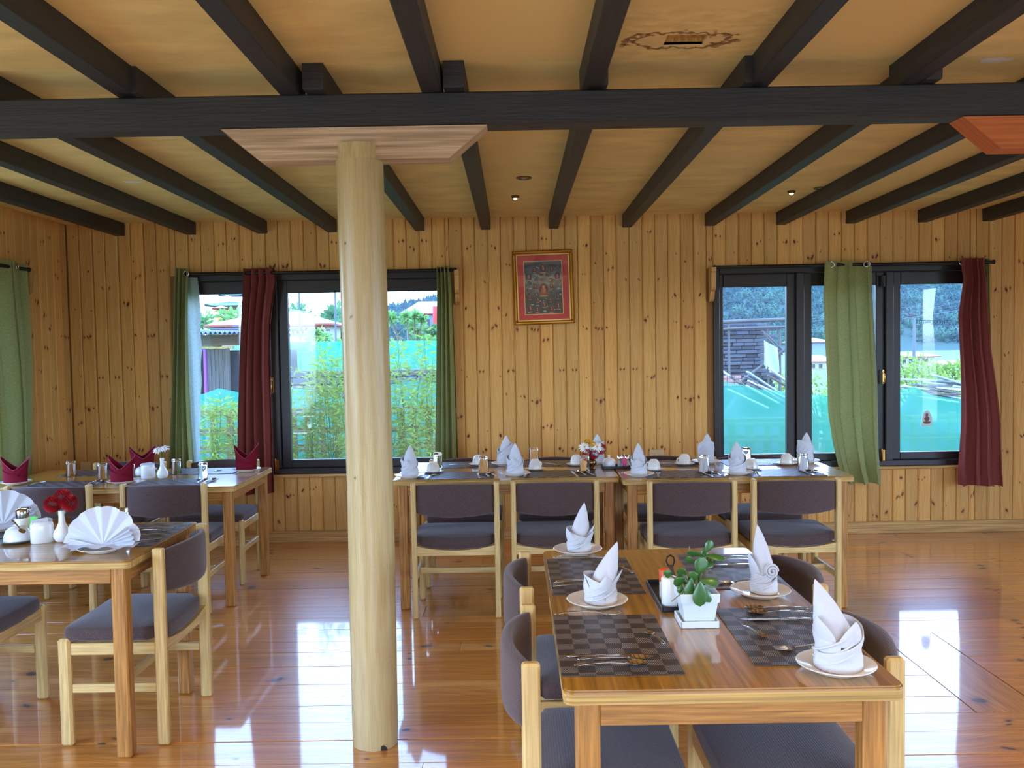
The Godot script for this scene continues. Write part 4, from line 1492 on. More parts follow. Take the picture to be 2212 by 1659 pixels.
# white napkin twisted into a cone: a leaning leaf rises out of a wrapped cuff
func cone_napkin(label: String, at: Vector3, h: float, r: float, lean: Vector2, turn: float, petals: Array, rosette: bool, sd: int, group: String, cuff := 0.46, oval := 2.1) -> void:
	var t := thing("cone_napkin", label, "napkin", at, 0.0, group)
	var q := noise(sd, 1.0, 2)
	var b := B.new()
	b.grid(func(u: float, w: float) -> Vector3:      # the leaf
		var an := u * TAU + 0.3
		var rr := r * 0.95 * pow(maxf(0.0, 1.0 - pow(w, oval)), 0.9)
		rr *= 1.0 + 0.1 * fposmod(u - w * 0.35, 1.0) - 0.05
		var fl := lerpf(1.0, 0.55, smoothstep(0.2, 0.9, w))
		var ax := Vector2(lean.x, lean.y) * pow(w, 1.6)
		var c := Vector2(cos(an), sin(an) * fl)
		return Vector3(ax.x + c.x * rr, 0.002 + w * h, ax.y + c.y * rr) + Vector3(1, 0, 1) * 0.003 * q.get_noise_2d(u * 4.0, w * 5.0) * (1.0 - w), 40, 28)
	obj(b, "leaf", M.napkin_white, t)
	b = B.new()
	b.grid(func(u: float, w: float) -> Vector3:      # the cuff, wound once and a bit, its edge slanting
		var an := u * TAU * 1.18 + turn
		var top := h * cuff * (0.72 + 0.5 * pow(sin(u * PI * 1.05), 2.0) - 0.3 * u)
		var wv := minf(w / 0.8, 1.0)
		var y := top * wv
		if w > 0.8:
			y = top - (w - 0.8) / 0.2 * 0.012
		var rr := r * (1.0 + 0.07 * u + 0.04 * wv * wv) + (0.0 if w <= 0.8 else -0.004)
		rr += 0.0022 * sin(an * 2.0 + y * 90.0) + 0.002 * q.get_noise_2d(u * 6.0, w * 4.0)
		return Vector3(cos(an) * rr, 0.001 + y, sin(an) * rr), 56, 14)
	obj(b, "cuff", M.napkin_white, t)
	for k in 3:      # folds that run slantwise over the cuff
		b = B.new()
		var pts := []
		for j in 15:
			var s := j / 14.0
			var an := lerpf(PI * 0.92, PI * 0.12, s) + k * 0.35 + turn * 0.2
			var y := h * cuff * (lerpf(0.1, 0.62, s) + 0.12 * k - 0.1 * sin(s * PI))
			pts.append(Vector3(cos(an), 0, sin(an)) * (r * (1.055 + 0.03 * pow(y / (h * cuff), 2.0))) + Vector3(0, y, 0))
		b.tube(pts, [0.001, 0.0022, 0.0028, 0.003, 0.003, 0.003, 0.003, 0.003, 0.003, 0.003, 0.003, 0.0028, 0.0024, 0.0018, 0.001], 6)
		obj(b, "fold", M.napkin_white, t)
	for p: Array in petals:       # [angle, height share, length, lean out]
		b = B.new()
		b.grid(func(u: float, w: float) -> Vector3:
			var s := (u - 0.5) * 2.0
			var wd: float = (1.0 - pow(w, 1.5)) * 0.75
			var an: float = p[0] + s * wd
			var rr: float = r * 1.02 + p[3] * w * w + 0.006 * (1.0 - s * s) * sin(w * PI)
			return Vector3(cos(an) * rr, h * p[1] + w * p[2], sin(an) * rr), 14, 12)
		obj(b, "petal", M.napkin_white, t)
	if rosette:
		b = B.new()
		var pts := []
		for k in 40:
			var an := k * 0.36
			var rr := 0.019 - 0.0004 * k
			pts.append(Vector3(0.012 + cos(an) * rr, h * 0.36 + sin(an) * rr * 1.1, r * 0.98 + 0.003 + k * 0.0002))
		b.tube(pts, 0.0034, 8)
		b.grid(func(u: float, w: float) -> Vector3:
			var an := u * TAU
			return Vector3(0.012 + cos(an) * 0.021 * w, h * 0.36 + sin(an) * 0.023 * w, r * 0.94 + 0.006 * (1.0 - w * w)), 20, 5)
		obj(b, "rosette", M.napkin_white, t)

func crown_napkin(label: String, at: Vector3, turn: float, sd: int, tip := 1.0) -> void:
	var t := thing("crown_napkin", label, "napkin", at, turn, "maroon crown napkins")
	var q := noise(sd, 1.0, 2)
	var top := func(u: float) -> float:
		var s := absf(cos(u * TAU))
		var side := 1.0 if sin(u * TAU) > 0.0 else 1.18
		return (0.078 * side + 0.07 * pow(s, 1.25) * (tip if cos(u * TAU) > 0.0 else 1.0))
	var f := func(u: float, w: float) -> Vector3:
		var an := u * TAU
		var hh: float = top.call(u)
		var fl := 1.0 + 0.24 * w * w
		return Vector3(cos(an) * 0.066 * fl, hh * w, sin(an) * (0.043 - 0.012 * w) * (1.0 - 0.3 * absf(cos(an)))) + Vector3(0.003, 0, 0.003) * q.get_noise_2d(u * 5.0, w * 4.0)
	var b := B.new()
	b.grid(f, 64, 16)
	b.grid(func(u: float, w: float) -> Vector3:
		var p: Vector3 = f.call(u, w)
		return Vector3(p.x * 0.965, p.y * 0.99, p.z * 0.93), 64, 16, true)
	obj(b, "cloth", M.napkin_maroon, t)
	b = B.new()        # the overlapping front fold
	b.grid(func(u: float, w: float) -> Vector3:
		var an := lerpf(0.15, PI - 0.15, u)
		var hh := lerpf(0.02, 0.082, u) * w + 0.002
		return Vector3(cos(an) * 0.0675 * (1.0 + 0.06 * w), hh, sin(an) * (0.0445 - 0.01 * hh / 0.1) + 0.002), 26, 6)
	obj(b, "fold", M.napkin_maroon, t)
	b = B.new()
	var pts := []
	for k in 97:
		pts.append(f.call(k / 96.0, 1.0))
	b.tube(pts, 0.0014, 5, false)
	obj(b, "hem", M.hem_pink, t)

func fan_napkin(label: String, at: Vector3, turn: float, sd: int) -> void:
	var t := thing("fan_napkin", label, "napkin", at, turn, "white fan napkins")
	var b := B.new()
	var fan := func(R: float, a0: float, a1: float, n: float, z0: float, lean: float) -> Callable:
		return func(u: float, w: float) -> Vector3:
			var an := lerpf(a0, a1, u)
			var tri := absf(fposmod(u * n, 1.0) * 2.0 - 1.0) * 2.0 - 1.0
			var rr := R * w * (1.0 - 0.015 * absf(tri))
			return Vector3(cos(an) * rr, 0.012 + sin(an) * rr * (1.0 if sin(an) > 0.0 else 0.4), z0 + tri * 0.011 * w - lean * sin(an) * rr)
	b.grid(fan.call(0.148, 0.12, PI - 0.08, 6.0, 0.0, 0.1), 96, 14)
	obj(b, "fan", M.napkin_white, t)
	b = B.new()
	b.grid(fan.call(0.128, -0.1, 0.62, 5.0, 0.016, 0.05), 60, 10)
	b.grid(fan.call(0.12, PI - 0.3, PI + 0.32, 3.0, 0.016, 0.05), 40, 10)
	obj(b, "skirt", M.napkin_white, t)
	b = B.new()
	b.grid(func(u: float, w: float) -> Vector3:
		return Vector3(lerpf(-0.145, 0.135, u), 0.013 + 0.008 * (1.0 - absf(u - 0.5)) * (1.0 - w) + 0.004 * sin(u * 22.0) * w, lerpf(-0.02, 0.05, w)), 40, 8)
	obj(b, "tail", M.napkin_white, t)

func bloom(b: B, c: Vector3, r: float, n: int, pl: float, pw: float, flat: float) -> void:
	for k in n:
		var y := 1.0 - 2.0 * (k + 0.5) / n
		y = lerpf(y, absf(y), flat)
		var an := k * 2.39996
		var s := sqrt(maxf(0.0, 1.0 - y * y))
		var d := Vector3(cos(an) * s, y, sin(an) * s)
		var side := d.cross(Vector3(0.3, 1, 0.2)).normalized() * pw
		var up := d.cross(side).normalized() * pw * 0.5
		var base := c + d * (r - pl)
		var mid := c + d * (r - pl * 0.35) + up * 0.4
		var tipp := c + d * r + up
		b.face([base, mid + side, tipp, mid - side], d + up)

func make_bud_vase(t: Node3D) -> void:
	var b := B.new()
	b.lathe([Vector2(0, 0.0), Vector2(0.02, 0.0), Vector2(0.027, 0.006), Vector2(0.034, 0.024), Vector2(0.031, 0.042), Vector2(0.019, 0.062), Vector2(0.0125, 0.078), Vector2(0.0115, 0.1), Vector2(0.0128, 0.124), Vector2(0.0115, 0.1255), Vector2(0.0095, 0.122), Vector2(0.009, 0.09), Vector2(0, 0.085)], 28)
	obj(b, "body", M.china_white, t)

func make_napkin_holder(t: Node3D) -> void:
	var b := B.new()
	b.lathe([Vector2(0, 0.0), Vector2(0.039, 0.0), Vector2(0.042, 0.004), Vector2(0.042, 0.07), Vector2(0.038, 0.082), Vector2(0.033, 0.085), Vector2(0.034, 0.078), Vector2(0.038, 0.066), Vector2(0.037, 0.008), Vector2(0, 0.007)], 32, Transform3D.IDENTITY, 1.0, 0.62)
	obj(b, "body", M.china_white, t)
	for k in 4:
		b = B.new()
		b.box(Vector3(0.004, 0.052, (k - 1.5) * 0.008), Vector3(0.058, 0.084 + k * 0.003, 0.004), 0.001, Transform3D(Basis(Vector3(0, 0, 1), 0.06 * (k - 1)), Vector3.ZERO))
		obj(b, "paper_napkin", M.napkin_white, t)

func make_shaker(t: Node3D) -> void:
	var b := B.new()
	b.lathe([Vector2(0, 0.0), Vector2(0.0155, 0.0), Vector2(0.017, 0.004), Vector2(0.0145, 0.05), Vector2(0.0135, 0.052), Vector2(0.0135, 0.003), Vector2(0, 0.003)], 20)
	obj(b, "body", M.drinking_glass, t)
	b = B.new()
	b.lathe([Vector2(0, 0.0035), Vector2(0.0125, 0.0035), Vector2(0.0122, 0.034), Vector2(0, 0.036)], 16)
	obj(b, "filling", M.salt, t)
	b = B.new()
	b.lathe([Vector2(0.0135, 0.0505), Vector2(0.0158, 0.0515), Vector2(0.0155, 0.068), Vector2(0.011, 0.075), Vector2(0, 0.0775)], 20)
	obj(b, "cap", M.steel, t)

func make_sugar_bowl(t: Node3D) -> void:
	var b := B.new()
	b.lathe([Vector2(0, 0.0), Vector2(0.032, 0.0), Vector2(0.04, 0.006), Vector2(0.042, 0.026), Vector2(0.036, 0.044), Vector2(0.022, 0.054), Vector2(0.006, 0.057), Vector2(0.0055, 0.062), Vector2(0.008, 0.066), Vector2(0.006, 0.071), Vector2(0, 0.072)], 28)
	obj(b, "body", M.china_white, t)

func tableware() -> void:
	var T := 0.75
	# mats and plates and napkins of the near table
	var mats := "woven brown placemats"
	for a: Array in [["brown woven placemat nearest to us on the jade plant table's left side", 0.2355, -2.155, 0.0], ["brown woven placemat at the far left of the jade plant table", 0.242, -2.80, 0.01], ["brown woven placemat at the far right of the jade plant table", 0.697, -2.83, -0.03], ["brown woven placemat at the near right of the jade plant table", 0.688, -2.20, -0.01]]:
		place("placemat", a[0], "placemat", Vector3(a[1], T, a[2]), a[3], mats)
	for a: Array in [["brown placemat before the chair nearest the log post, back table", -0.345, -5.03], ["brown placemat before the second near chair, back table", 0.235, -5.035], ["brown placemat before the third near chair, right back table", 0.945, -4.945], ["brown placemat before the fourth near chair, right back table", 1.51, -4.94], ["brown placemat on the far side of the back table, left one", -0.33, -5.485], ["brown placemat on the far side of the back table, behind the flower vase", 0.255, -5.485], ["brown placemat on the far side of the right back table, left one", 0.935, -5.39], ["brown placemat on the far side of the right back table, right one", 1.5, -5.385]]:
		place("placemat", a[0], "placemat", Vector3(a[1], T, a[2]), PI / 2, mats)
	for a: Array in [["brown placemat at the maroon-napkin table, near left", -2.70, -5.16], ["brown placemat at the maroon-napkin table, near right", -2.04, -5.16], ["brown placemat at the maroon-napkin table, far left", -2.70, -5.63], ["brown placemat at the maroon-napkin table, far right", -2.02, -5.64]]:
		place("placemat", a[0], "placemat", Vector3(a[1], 0.715, a[2]), PI / 2, mats)
	place("placemat", "brown placemat at the right end of the fan-napkin table", "placemat", Vector3(-1.56, 0.745, -3.56), 0.0, mats)
	place("placemat", "brown placemat at the left end of the fan-napkin table", "placemat", Vector3(-2.25, 0.745, -3.42), 0.0, mats)
	var pg := "cream plates under napkins"
	var wn := "white cone napkins of the jade plant table"
	for a: Array in [["cream ridged plate at the far left of the jade plant table", 0.218, -3.105], ["cream ridged plate at the middle left of the jade plant table", 0.228, -2.478], ["cream ridged plate at the middle right of the jade plant table", 0.718, -2.55], ["cream ridged plate nearest to us, near right corner of the table", 0.721, -1.952]]:
		place("plate", a[0], "plate", Vector3(a[1], T + (0.0032 if a[2] > -3.0 and a[2] < -2.4 and false else 0.0008), a[2]), 0.0, pg)
	cone_napkin("white cone napkin on the far left plate of the jade plant table", Vector3(0.222, T + 0.009, -3.105), 0.172, 0.04, Vector2(0.022, 0.0), 0.4, [[2.6, 0.2, 0.055, 0.012], [0.2, 0.28, 0.05, 0.018], [0.55, 0.16, 0.05, 0.02]], false, 1, wn)
	cone_napkin("white cone napkin leaning right on the middle left plate of the jade plant table", Vector3(0.238, T + 0.009, -2.478), 0.172, 0.043, Vector2(0.05, 0.0), 0.2, [[0.15, 0.3, 0.045, 0.02], [2.9, 0.1, 0.06, 0.004], [1.3, 0.2, 0.055, 0.004]], false, 2, wn)
	cone_napkin("white cone napkin with a rolled rosette on the middle right plate", Vector3(0.728, T + 0.009, -2.55), 0.2, 0.037, Vector2(-0.018, 0.0), 1.2, [[2.9, 0.32, 0.06, 0.012]], true, 3, wn, 0.4)
	cone_napkin("tall white cone napkin nearest to us at the table's near right corner", Vector3(0.725, T + 0.009, -1.952), 0.2, 0.05, Vector2(-0.052, 0.0), 1.8, [[2.75, 0.36, 0.055, 0.012], [1.2, 0.3, 0.06, 0.006]], false, 4, wn, 0.5)
	# back tables
	var bn := "white pointed napkins of the back tables"
	var near := [[-0.612, -4.985, "beside the log post"], [-0.005, -5.0, "between the first two near chairs"], [0.696, -4.905, "at the left end of the right back table"], [1.254, -4.905, "between the two right chairs"]]
	var far := [[-0.066, -5.44, "on the far side behind the second near napkin"], [0.506, -5.44, "on the far side behind the flower vase"], [1.18, -5.37, "far side, left edge of the right window"], [1.782, -5.335, "far right end, before the middle green curtain"]]
	for k in 4:
		place("plate", "cream plate, back tables' near row, " + near[k][2], "plate", Vector3(near[k][0], T + 0.0008, near[k][1]), 0.0, pg)
		cone_napkin("white pointed napkin, back tables' near row, " + near[k][2], Vector3(near[k][0], T + 0.009, near[k][1]), 0.178, 0.046 if k != 2 else 0.042, Vector2(0.006 - 0.004 * k, 0), 0.6 + k * 0.3, [[PI / 2 + 0.3, 0.3, 0.05, 0.002]], false, 20 + k, bn, 0.6, 2.8)
		place("plate", "cream plate, back tables, " + far[k][2], "plate", Vector3(far[k][0], T + 0.0008, far[k][1]), 0.0, pg)
		cone_napkin("white pointed napkin, back tables, " + far[k][2], Vector3(far[k][0], T + 0.009, far[k][1]), 0.178, 0.047, Vector2(0.008, 0), 2.6 + k, [], false, 30 + k, bn, 0.72, 2.8)
	var cups := [[-0.492, -5.155, "near row, beside the first napkin from the log post"], [0.116, -5.195, "near row, right of the second napkin"], [0.812, -5.1, "near row, right of the third napkin"], [1.378, -5.075, "near row, half behind the fourth napkin"], [-0.235, -5.44, "far row, behind the first near tumbler"], [0.375, -5.37, "far row, left of the flower vase"], [1.035, -5.315, "far row, left of the napkin by the right window"], [1.645, -5.26, "far row, nearest the right end"]]
	for a: Array in cups:
		place("saucer", "cream saucer, back tables, " + a[2], "saucer", Vector3(a[0], T + 0.0008, a[1]), 0.0, "saucers")
		place("cup", "cream upturned cup, " + a[2], "cup", Vector3(a[0], T + 0.0068, a[1]), 0.5 + a[0] * 3.0, "upturned cups")
	for a: Array in [[-0.482, -5.36, "left end of the back table, far side"], [-0.192, -5.14, "back table, by the spoons of the first near chair"], [0.117, -5.52, "back table, far side between the two napkins"], [0.405, -5.09, "back table, left of the flower vase foot"], [1.091, -5.03, "right back table, by the spoons of its left chair"], [1.427, -5.37, "right back table, behind the fourth near napkin"], [1.66, -5.0, "right back table, by the spoons at its right end"]]:
		place("tumbler", "clear upturned tumbler, " + a[2], "glass", Vector3(a[0], T + 0.003, a[1]), 0.0, "upturned tumblers")
	for a: Array in [[-2.828, -5.50, "maroon-napkin table, far left"], [-2.572, -5.38, "maroon-napkin table, left of the middle near napkin"], [-1.93, -5.335, "maroon-napkin table, right of the white vase"], [-2.17, -5.53, "maroon-napkin table, behind the white vase"]]:
		place("tumbler", "clear upturned tumbler, " + a[2], "glass", Vector3(a[0], 0.718, a[1]), 0.0, "upturned tumblers")
	place("tumbler", "clear upturned tumbler behind the white fan napkin, lower left table", "glass", Vector3(-1.665, 0.748, -3.635), 0.0, "upturned tumblers")
	# cutlery: bowl or tines point along x before turning
	var H := PI / 2
	var sg := "steel cutlery"
	for a: Array in [
		["fork", "steel fork lying between the middle left plate and the nearest mat", 0.19, -2.385, 0.04, 0.0], ["fork", "steel fork lying before the far left plate", 0.215, -3.02, 0.03, 0.003],
		["spoon", "steel spoon on the nearest left mat, upper one", 0.225, -2.02, 0.02, 0.003], ["spoon", "steel spoon on the nearest left mat, lower one", 0.215, -1.985, 0.06, 0.003], ["knife", "steel knife behind the two spoons on the nearest left mat", 0.215, -2.05, -0.03, 0.003], ["teaspoon", "small steel spoon at the right end of the nearest left mat", 0.345, -2.17, 1.85, 0.003],
		["spoon", "steel spoon on the far left mat, behind the leaning napkin, front one", 0.195, -2.645, 0.05, 0.003], ["spoon", "steel spoon on the far left mat, behind the leaning napkin, middle one", 0.2, -2.685, 0.02, 0.003], ["knife", "steel knife on the far left mat behind the leaning napkin", 0.22, -2.72, 0.0, 0.003], ["teaspoon", "small steel spoon at the right end of the far left mat", 0.355, -2.84, 1.9, 0.003],
		["spoon", "steel spoon at the far right of the jade plant table, hindmost", 0.72, -2.97, PI - 0.05, 0.003], ["spoon", "steel spoon at the far right of the jade plant table, middle", 0.71, -2.93, PI + 0.03, 0.003], ["knife", "steel knife at the far right of the jade plant table", 0.7, -2.885, PI, 0.003],
		["spoon", "steel spoon on the near right mat, hindmost of two", 0.715, -2.39, PI - 0.12, 0.003], ["spoon", "steel spoon on the near right mat, front of two", 0.715, -2.35, PI - 0.06, 0.003], ["knife", "steel knife on the near right mat", 0.70, -2.305, PI, 0.003], ["teaspoon", "small steel spoon at the left end of the near right mat", 0.605, -2.2, -1.2, 0.003],
		["fork", "steel fork behind the middle right plate", 0.72, -2.675, PI, 0.003], ["fork", "steel fork behind the nearest plate", 0.71, -2.085, PI + 0.05, 0.003]]:
		place(a[0], a[1], "cutlery", Vector3(a[2], T + 0.0006 + a[5], a[3]), a[4], sg)
	for k in 4:
		var ch: String = ["first near chair from the log post", "second near chair from the log post", "left near chair of the right back table", "right near chair of the right back table"][k]
		var x: float = [-0.338, 0.212, 0.953, 1.518][k]
		var z: float = [-4.985, -4.985, -4.9, -4.895][k]
		place("fork", "steel fork left of the mat at the " + ch, "cutlery", Vector3(x - 0.15, T + 0.0036, z + 0.005), H - 0.15, sg)
		place("spoon", "inner steel spoon before the " + ch, "cutlery", Vector3(x + 0.165, T + 0.0036, z), H + 0.25, sg)
		place("spoon", "outer steel spoon before the " + ch, "cutlery", Vector3(x + 0.205, T + 0.0036, z), H + 0.3, sg)
		place("knife", "steel knife before the " + ch, "cutlery", Vector3(x + 0.125, T + 0.0036, z), H + 0.1, sg)
		place("fork", "steel fork across the mat facing the " + ch, "cutlery", Vector3(x + 0.0, T + 0.0036, z - 0.42), -0.5, sg)
	for a: Array in [["spoon", "steel spoon beside the middle near maroon napkin, left one", -2.53, -5.17, H], ["spoon", "steel spoon beside the middle near maroon napkin, right one", -2.49, -5.17, H + 0.1], ["spoon", "steel spoon at the right of the maroon-napkin table, left one", -1.88, -5.17, H], ["spoon", "steel spoon at the right of the maroon-napkin table, right one", -1.835, -5.17, H - 0.1], ["fork", "steel fork left of the near left mat, maroon-napkin table", -2.87, -5.17, H], ["fork", "steel fork on the far right mat, maroon-napkin table", -2.0, -5.6, 0.5]]:
		place(a[0], a[1], "cutlery", Vector3(a[2], 0.7186, a[3]), a[4], sg)
	for a: Array in [["spoon", "steel spoon on the right mat of the fan-napkin table, front one", -1.55, -3.60, PI - 0.05], ["spoon", "steel spoon on the right mat of the fan-napkin table, rear one", -1.54, -3.64, PI + 0.1], ["knife", "steel knife on the right mat of the fan-napkin table", -1.53, -3.54, PI], ["teaspoon", "small steel spoon at the near end of the fan-napkin table's right mat", -1.46, -3.42, 0.6]]:
		place(a[0], a[1], "cutlery", Vector3(a[2], 0.7486, a[3]), a[4], sg)
	# maroon crowns
	for a: Array in [[-3.01, -5.2, 0.15, "at the picture's far left, before the green wall curtain", 1.0], [-2.355, -5.17, -0.05, "in the middle of the near side of its table", 1.05], [-2.44, -5.66, 0.5, "behind the white flower on the far side of its table", 1.0], [-1.742, -5.6, -0.1, "at the right end of its table before the maroon curtain", 1.25]]:
		place("plate", "plate under maroon napkin " + a[3], "plate", Vector3(a[0], 0.7158, a[1]), 0.0, pg)
		crown_napkin("maroon crown napkin " + a[3], Vector3(a[0], 0.7242, a[1]), a[2], 40, a[4])
	# fans
	place("plate", "cream plate under the right fan napkin, lower left table", "plate", Vector3(-1.575, 0.7458, -3.27), 0.0, pg)
	fan_napkin("white fan napkin on the plate near the right end of its table", Vector3(-1.575, 0.756, -3.275), 0.0, 1)
	place("plate", "cream plate under the fan napkin cut by the picture's left edge", "plate", Vector3(-2.215, 0.7458, -3.70), 0.0, pg)
	fan_napkin("white fan napkin cut by the left edge of the picture", Vector3(-2.205, 0.756, -3.70), 0.5, 2)
	# vases and flowers
	place("bud_vase", "white bud vase with red flowers on the lower left table", "vase", Vector3(-1.822, 0.7456, -3.455), 0.0, "white bud vases")
	place("bud_vase", "white bud vase with a white flower on the maroon-napkin table", "vase", Vector3(-2.187, 0.7156, -5.35), 0.0, "white bud vases")
	for a: Array in [[Vector3(-0.03, 0.152, 0.01), 0.036, "left"], [Vector3(0.002, 0.172, -0.012), 0.04, "top"], [Vector3(0.036, 0.155, 0.004), 0.036, "right"]]:
		var t := thing("red_flower", "shaggy red flower in the lower left white vase, %s one of three" % a[2], "flower", Vector3(-1.822, 0.7456, -3.455), 0.0, "red flowers")
		var b := B.new()
		bloom(b, a[0], a[1], 190, 0.02, 0.005, 0.0)
		obj(b, "bloom", M.flower_red, t)
		b = B.new()
		b.tube([Vector3(a[0].x * 0.1, 0.088, 0), a[0] * Vector3(0.5, 1, 0.5) - Vector3(0, 0.035, 0), a[0]], 0.002, 6)
		obj(b, "stem", M.stem_green, t)
	for a: Array in [[Vector3(0.02, 0.185, 0.0), "right"], [Vector3(-0.016, 0.176, 0.014), "left"]]:
		var t := thing("white_flower", "white daisy-like flower in the far left white vase, %s one" % a[1], "flower", Vector3(-2.187, 0.7156, -5.35), 0.0, "white flowers")
		daisy(t, a[0], 0.034, 0.0)
	var bv := thing("bronze_vase", "bronze flower vase on the back table where the two tables meet", "vase", Vector3(0.452, 0.7506, -5.20))
	var b2 := B.new()
	b2.lathe([Vector2(0, 0), Vector2(0.024, 0), Vector2(0.026, 0.006), Vector2(0.018, 0.014), Vector2(0.032, 0.032), Vector2(0.036, 0.046), Vector2(0.026, 0.062), Vector2(0.02, 0.07), Vector2(0.026, 0.08), Vector2(0.023, 0.08), Vector2(0.017, 0.07), Vector2(0, 0.06)], 24)
	obj(b2, "body", M.bronze, bv)
	for a: Array in [["white_flower", Vector3(-0.04, 0.135, 0.02), 0.0, "left"], ["white_flower", Vector3(0.034, 0.135, 0.024), 0.0, "right"]]:
		var t := thing("white_flower", "white daisy in the bronze vase, %s one" % a[3], "flower", Vector3(0.452, 0.7506, -5.20), 0.0, "white flowers")
		daisy(t, a[1], 0.036, 0.5)
	for a: Array in [["yellow_flower", Vector3(-0.02, 0.165, -0.01), 0.02, "flower_yellow", "yellow flower in the bronze vase, upper left"], ["yellow_flower", Vector3(0.012, 0.152, 0.02), 0.02, "flower_yellow", "yellow flower in the bronze vase, middle"], ["red_flower", Vector3(-0.03, 0.103, 0.025), 0.032, "flower_red", "red flower in the bronze vase, lower left"], ["red_flower", Vector3(0.018, 0.096, 0.03), 0.034, "flower_red", "red flower in the bronze vase, lower middle"], ["red_flower", Vector3(0.062, 0.122, 0.0), 0.036, "flower_red", "red flower in the bronze vase, far right"]]:
		var t := thing(a[0], a[4], "flower", Vector3(0.452, 0.7506, -5.20), 0.0, "flowers in the bronze vase")
		var b := B.new()
		bloom(b, a[1], a[2], 130, a[2] * 0.5, 0.005, 0.0)
		obj(b, "bloom", M[a[3]], t)
		b = B.new()
		b.tube([Vector3(0, 0.062, 0), a[1] * Vector3(0.4, 0.85, 0.4), a[1]], 0.002, 6)
		obj(b, "stem", M.stem_green, t)
	# condiments
	place("napkin_holder", "white oval napkin holder on the lower left table", "napkin holder", Vector3(-1.895, 0.7456, -3.44), 0.5, "white napkin holders")
	place("napkin_holder", "white oval napkin holder on the maroon-napkin table", "napkin holder", Vector3(-2.28, 0.7156, -5.36), 0.2, "white napkin holders")
	var tr := thing("tray", "small dark tray on the jade plant table behind the plant pot", "tray", Vector3(0.462, 0.7506, -2.54))
	tray(tr, 0.125, 0.29)
	var ph := thing("napkin_cylinder", "cream ceramic napkin cylinder beside the jade plant pot", "napkin holder", Vector3(0.428, 0.7542, -2.435))
	b2 = B.new()
	b2.lathe([Vector2(0, 0), Vector2(0.02, 0), Vector2(0.0225, 0.003), Vector2(0.0225, 0.082), Vector2(0.02, 0.086), Vector2(0.017, 0.0865), Vector2(0.017, 0.01), Vector2(0, 0.01)], 28)
	obj(b2, "body", M.china_white, ph)
	var st := thing("shaker", "orange-capped shaker standing in the dark tray by the jade plant", "shaker", Vector3(0.428, 0.7542, -2.51))
	b2 = B.new()
	b2.lathe([Vector2(0, 0), Vector2(0.014, 0), Vector2(0.0155, 0.003), Vector2(0.0155, 0.056), Vector2(0, 0.056)], 20)
	obj(b2, "body", M.salt, st)
	b2 = B.new()
	b2.lathe([Vector2(0.016, 0.054), Vector2(0.0165, 0.056), Vector2(0.0165, 0.086), Vector2(0.013, 0.09), Vector2(0, 0.09)], 20)
	obj(b2, "cap", M.plastic_orange, st)
	var wb := thing("sauce_bottle", "small dark bottle with a loop on top behind the jade plant", "bottle", Vector3(0.462, 0.7542, -2.60))
	b2 = B.new()
	b2.lathe([Vector2(0, 0), Vector2(0.014, 0), Vector2(0.014, 0.05), Vector2(0.008, 0.066), Vector2(0.008, 0.076), Vector2(0, 0.077)], 18)
	obj(b2, "body", M.pepper, wb)
	b2 = B.new()
	b2.tube([Vector3(-0.007, 0.074, 0), Vector3(-0.013, 0.09, 0), Vector3(-0.01, 0.102, 0), Vector3(0.0, 0.107, 0), Vector3(0.01, 0.1, 0), Vector3(0.011, 0.088, 0), Vector3(0.007, 0.074, 0)], 0.0024, 8)
	obj(b2, "loop", M.black_metal, wb)
	var tb := thing("tray", "dark tray with sugar bowl and shakers across the back tables' joint", "tray", Vector3(0.606, 0.7506, -5.25))
	tray(tb, 0.17, 0.11)
	place("sugar_bowl", "white domed sugar bowl on the back tables' tray", "bowl", Vector3(0.566, 0.7542, -5.26), 0.0, "white sugar bowls")
	for a: Array in [["left shaker on the back tables' tray, steel cap", 0.63, -5.255], ["rear shaker on the back tables' tray, steel cap", 0.652, -5.285], ["right shaker on the back tables' tray, behind the pink packet", 0.672, -5.25]]:
		place("shaker_glass" if false else "shaker", a[0], "shaker", Vector3(a[1], 0.7542, a[2]), 0.0, "glass shakers with steel caps")
	var pk := thing("pink_packet", "bright pink packet among the shakers on the back tables' tray", "packet", Vector3(0.655, 0.7542, -5.222))
	packet(pk, M.plastic_pink, 0.024, 0.06)
	place("shaker", "steel-capped shaker on the maroon-napkin table, left one", "shaker", Vector3(-2.43, 0.7156, -5.48), 0.0, "glass shakers with steel caps")
	place("sugar_bowl", "white domed sugar bowl on the maroon-napkin table behind the middle napkin", "bowl", Vector3(-2.375, 0.7156, -5.49), 0.0, "white sugar bowls")
	var gd := thing("green_packet", "pale green packet on the maroon-napkin table behind the middle napkin", "packet", Vector3(-2.47, 0.7156, -5.43))
	packet(gd, M.curtain_edge, 0.05, 0.062)
	# the lower left table's dish, spoon, jar and packet
	var sp := thing("slate_plate", "grey-green plate under the white dish at the lower left", "plate", Vector3(-2.005, 0.7456, -3.46))
	b2 = B.new()
	b2.lathe([Vector2(0, 0), Vector2(0.05, 0), Vector2(0.068, 0.008), Vector2(0.07, 0.011), Vector2(0.066, 0.0115), Vector2(0.048, 0.005), Vector2(0, 0.005)], 32)
	obj(b2, "dish", M.slate_plate, sp)
	var bd := thing("butter_dish", "white upturned bowl on the grey-green plate at the lower left", "bowl", Vector3(-2.005, 0.7508, -3.46))
	b2 = B.new()
	b2.lathe([Vector2(0.048, 0), Vector2(0.051, 0.002), Vector2(0.05, 0.02), Vector2(0.042, 0.044), Vector2(0.026, 0.056), Vector2(0, 0.058)], 32)
	obj(b2, "bowl", M.china_white, bd)
	var sl := place("teaspoon", "steel spoon lying on the white upturned bowl at the lower left", "cutlery", Vector3(-1.985, 0.808, -3.43), -0.6, sg)
	sl.rotation.z = -0.42
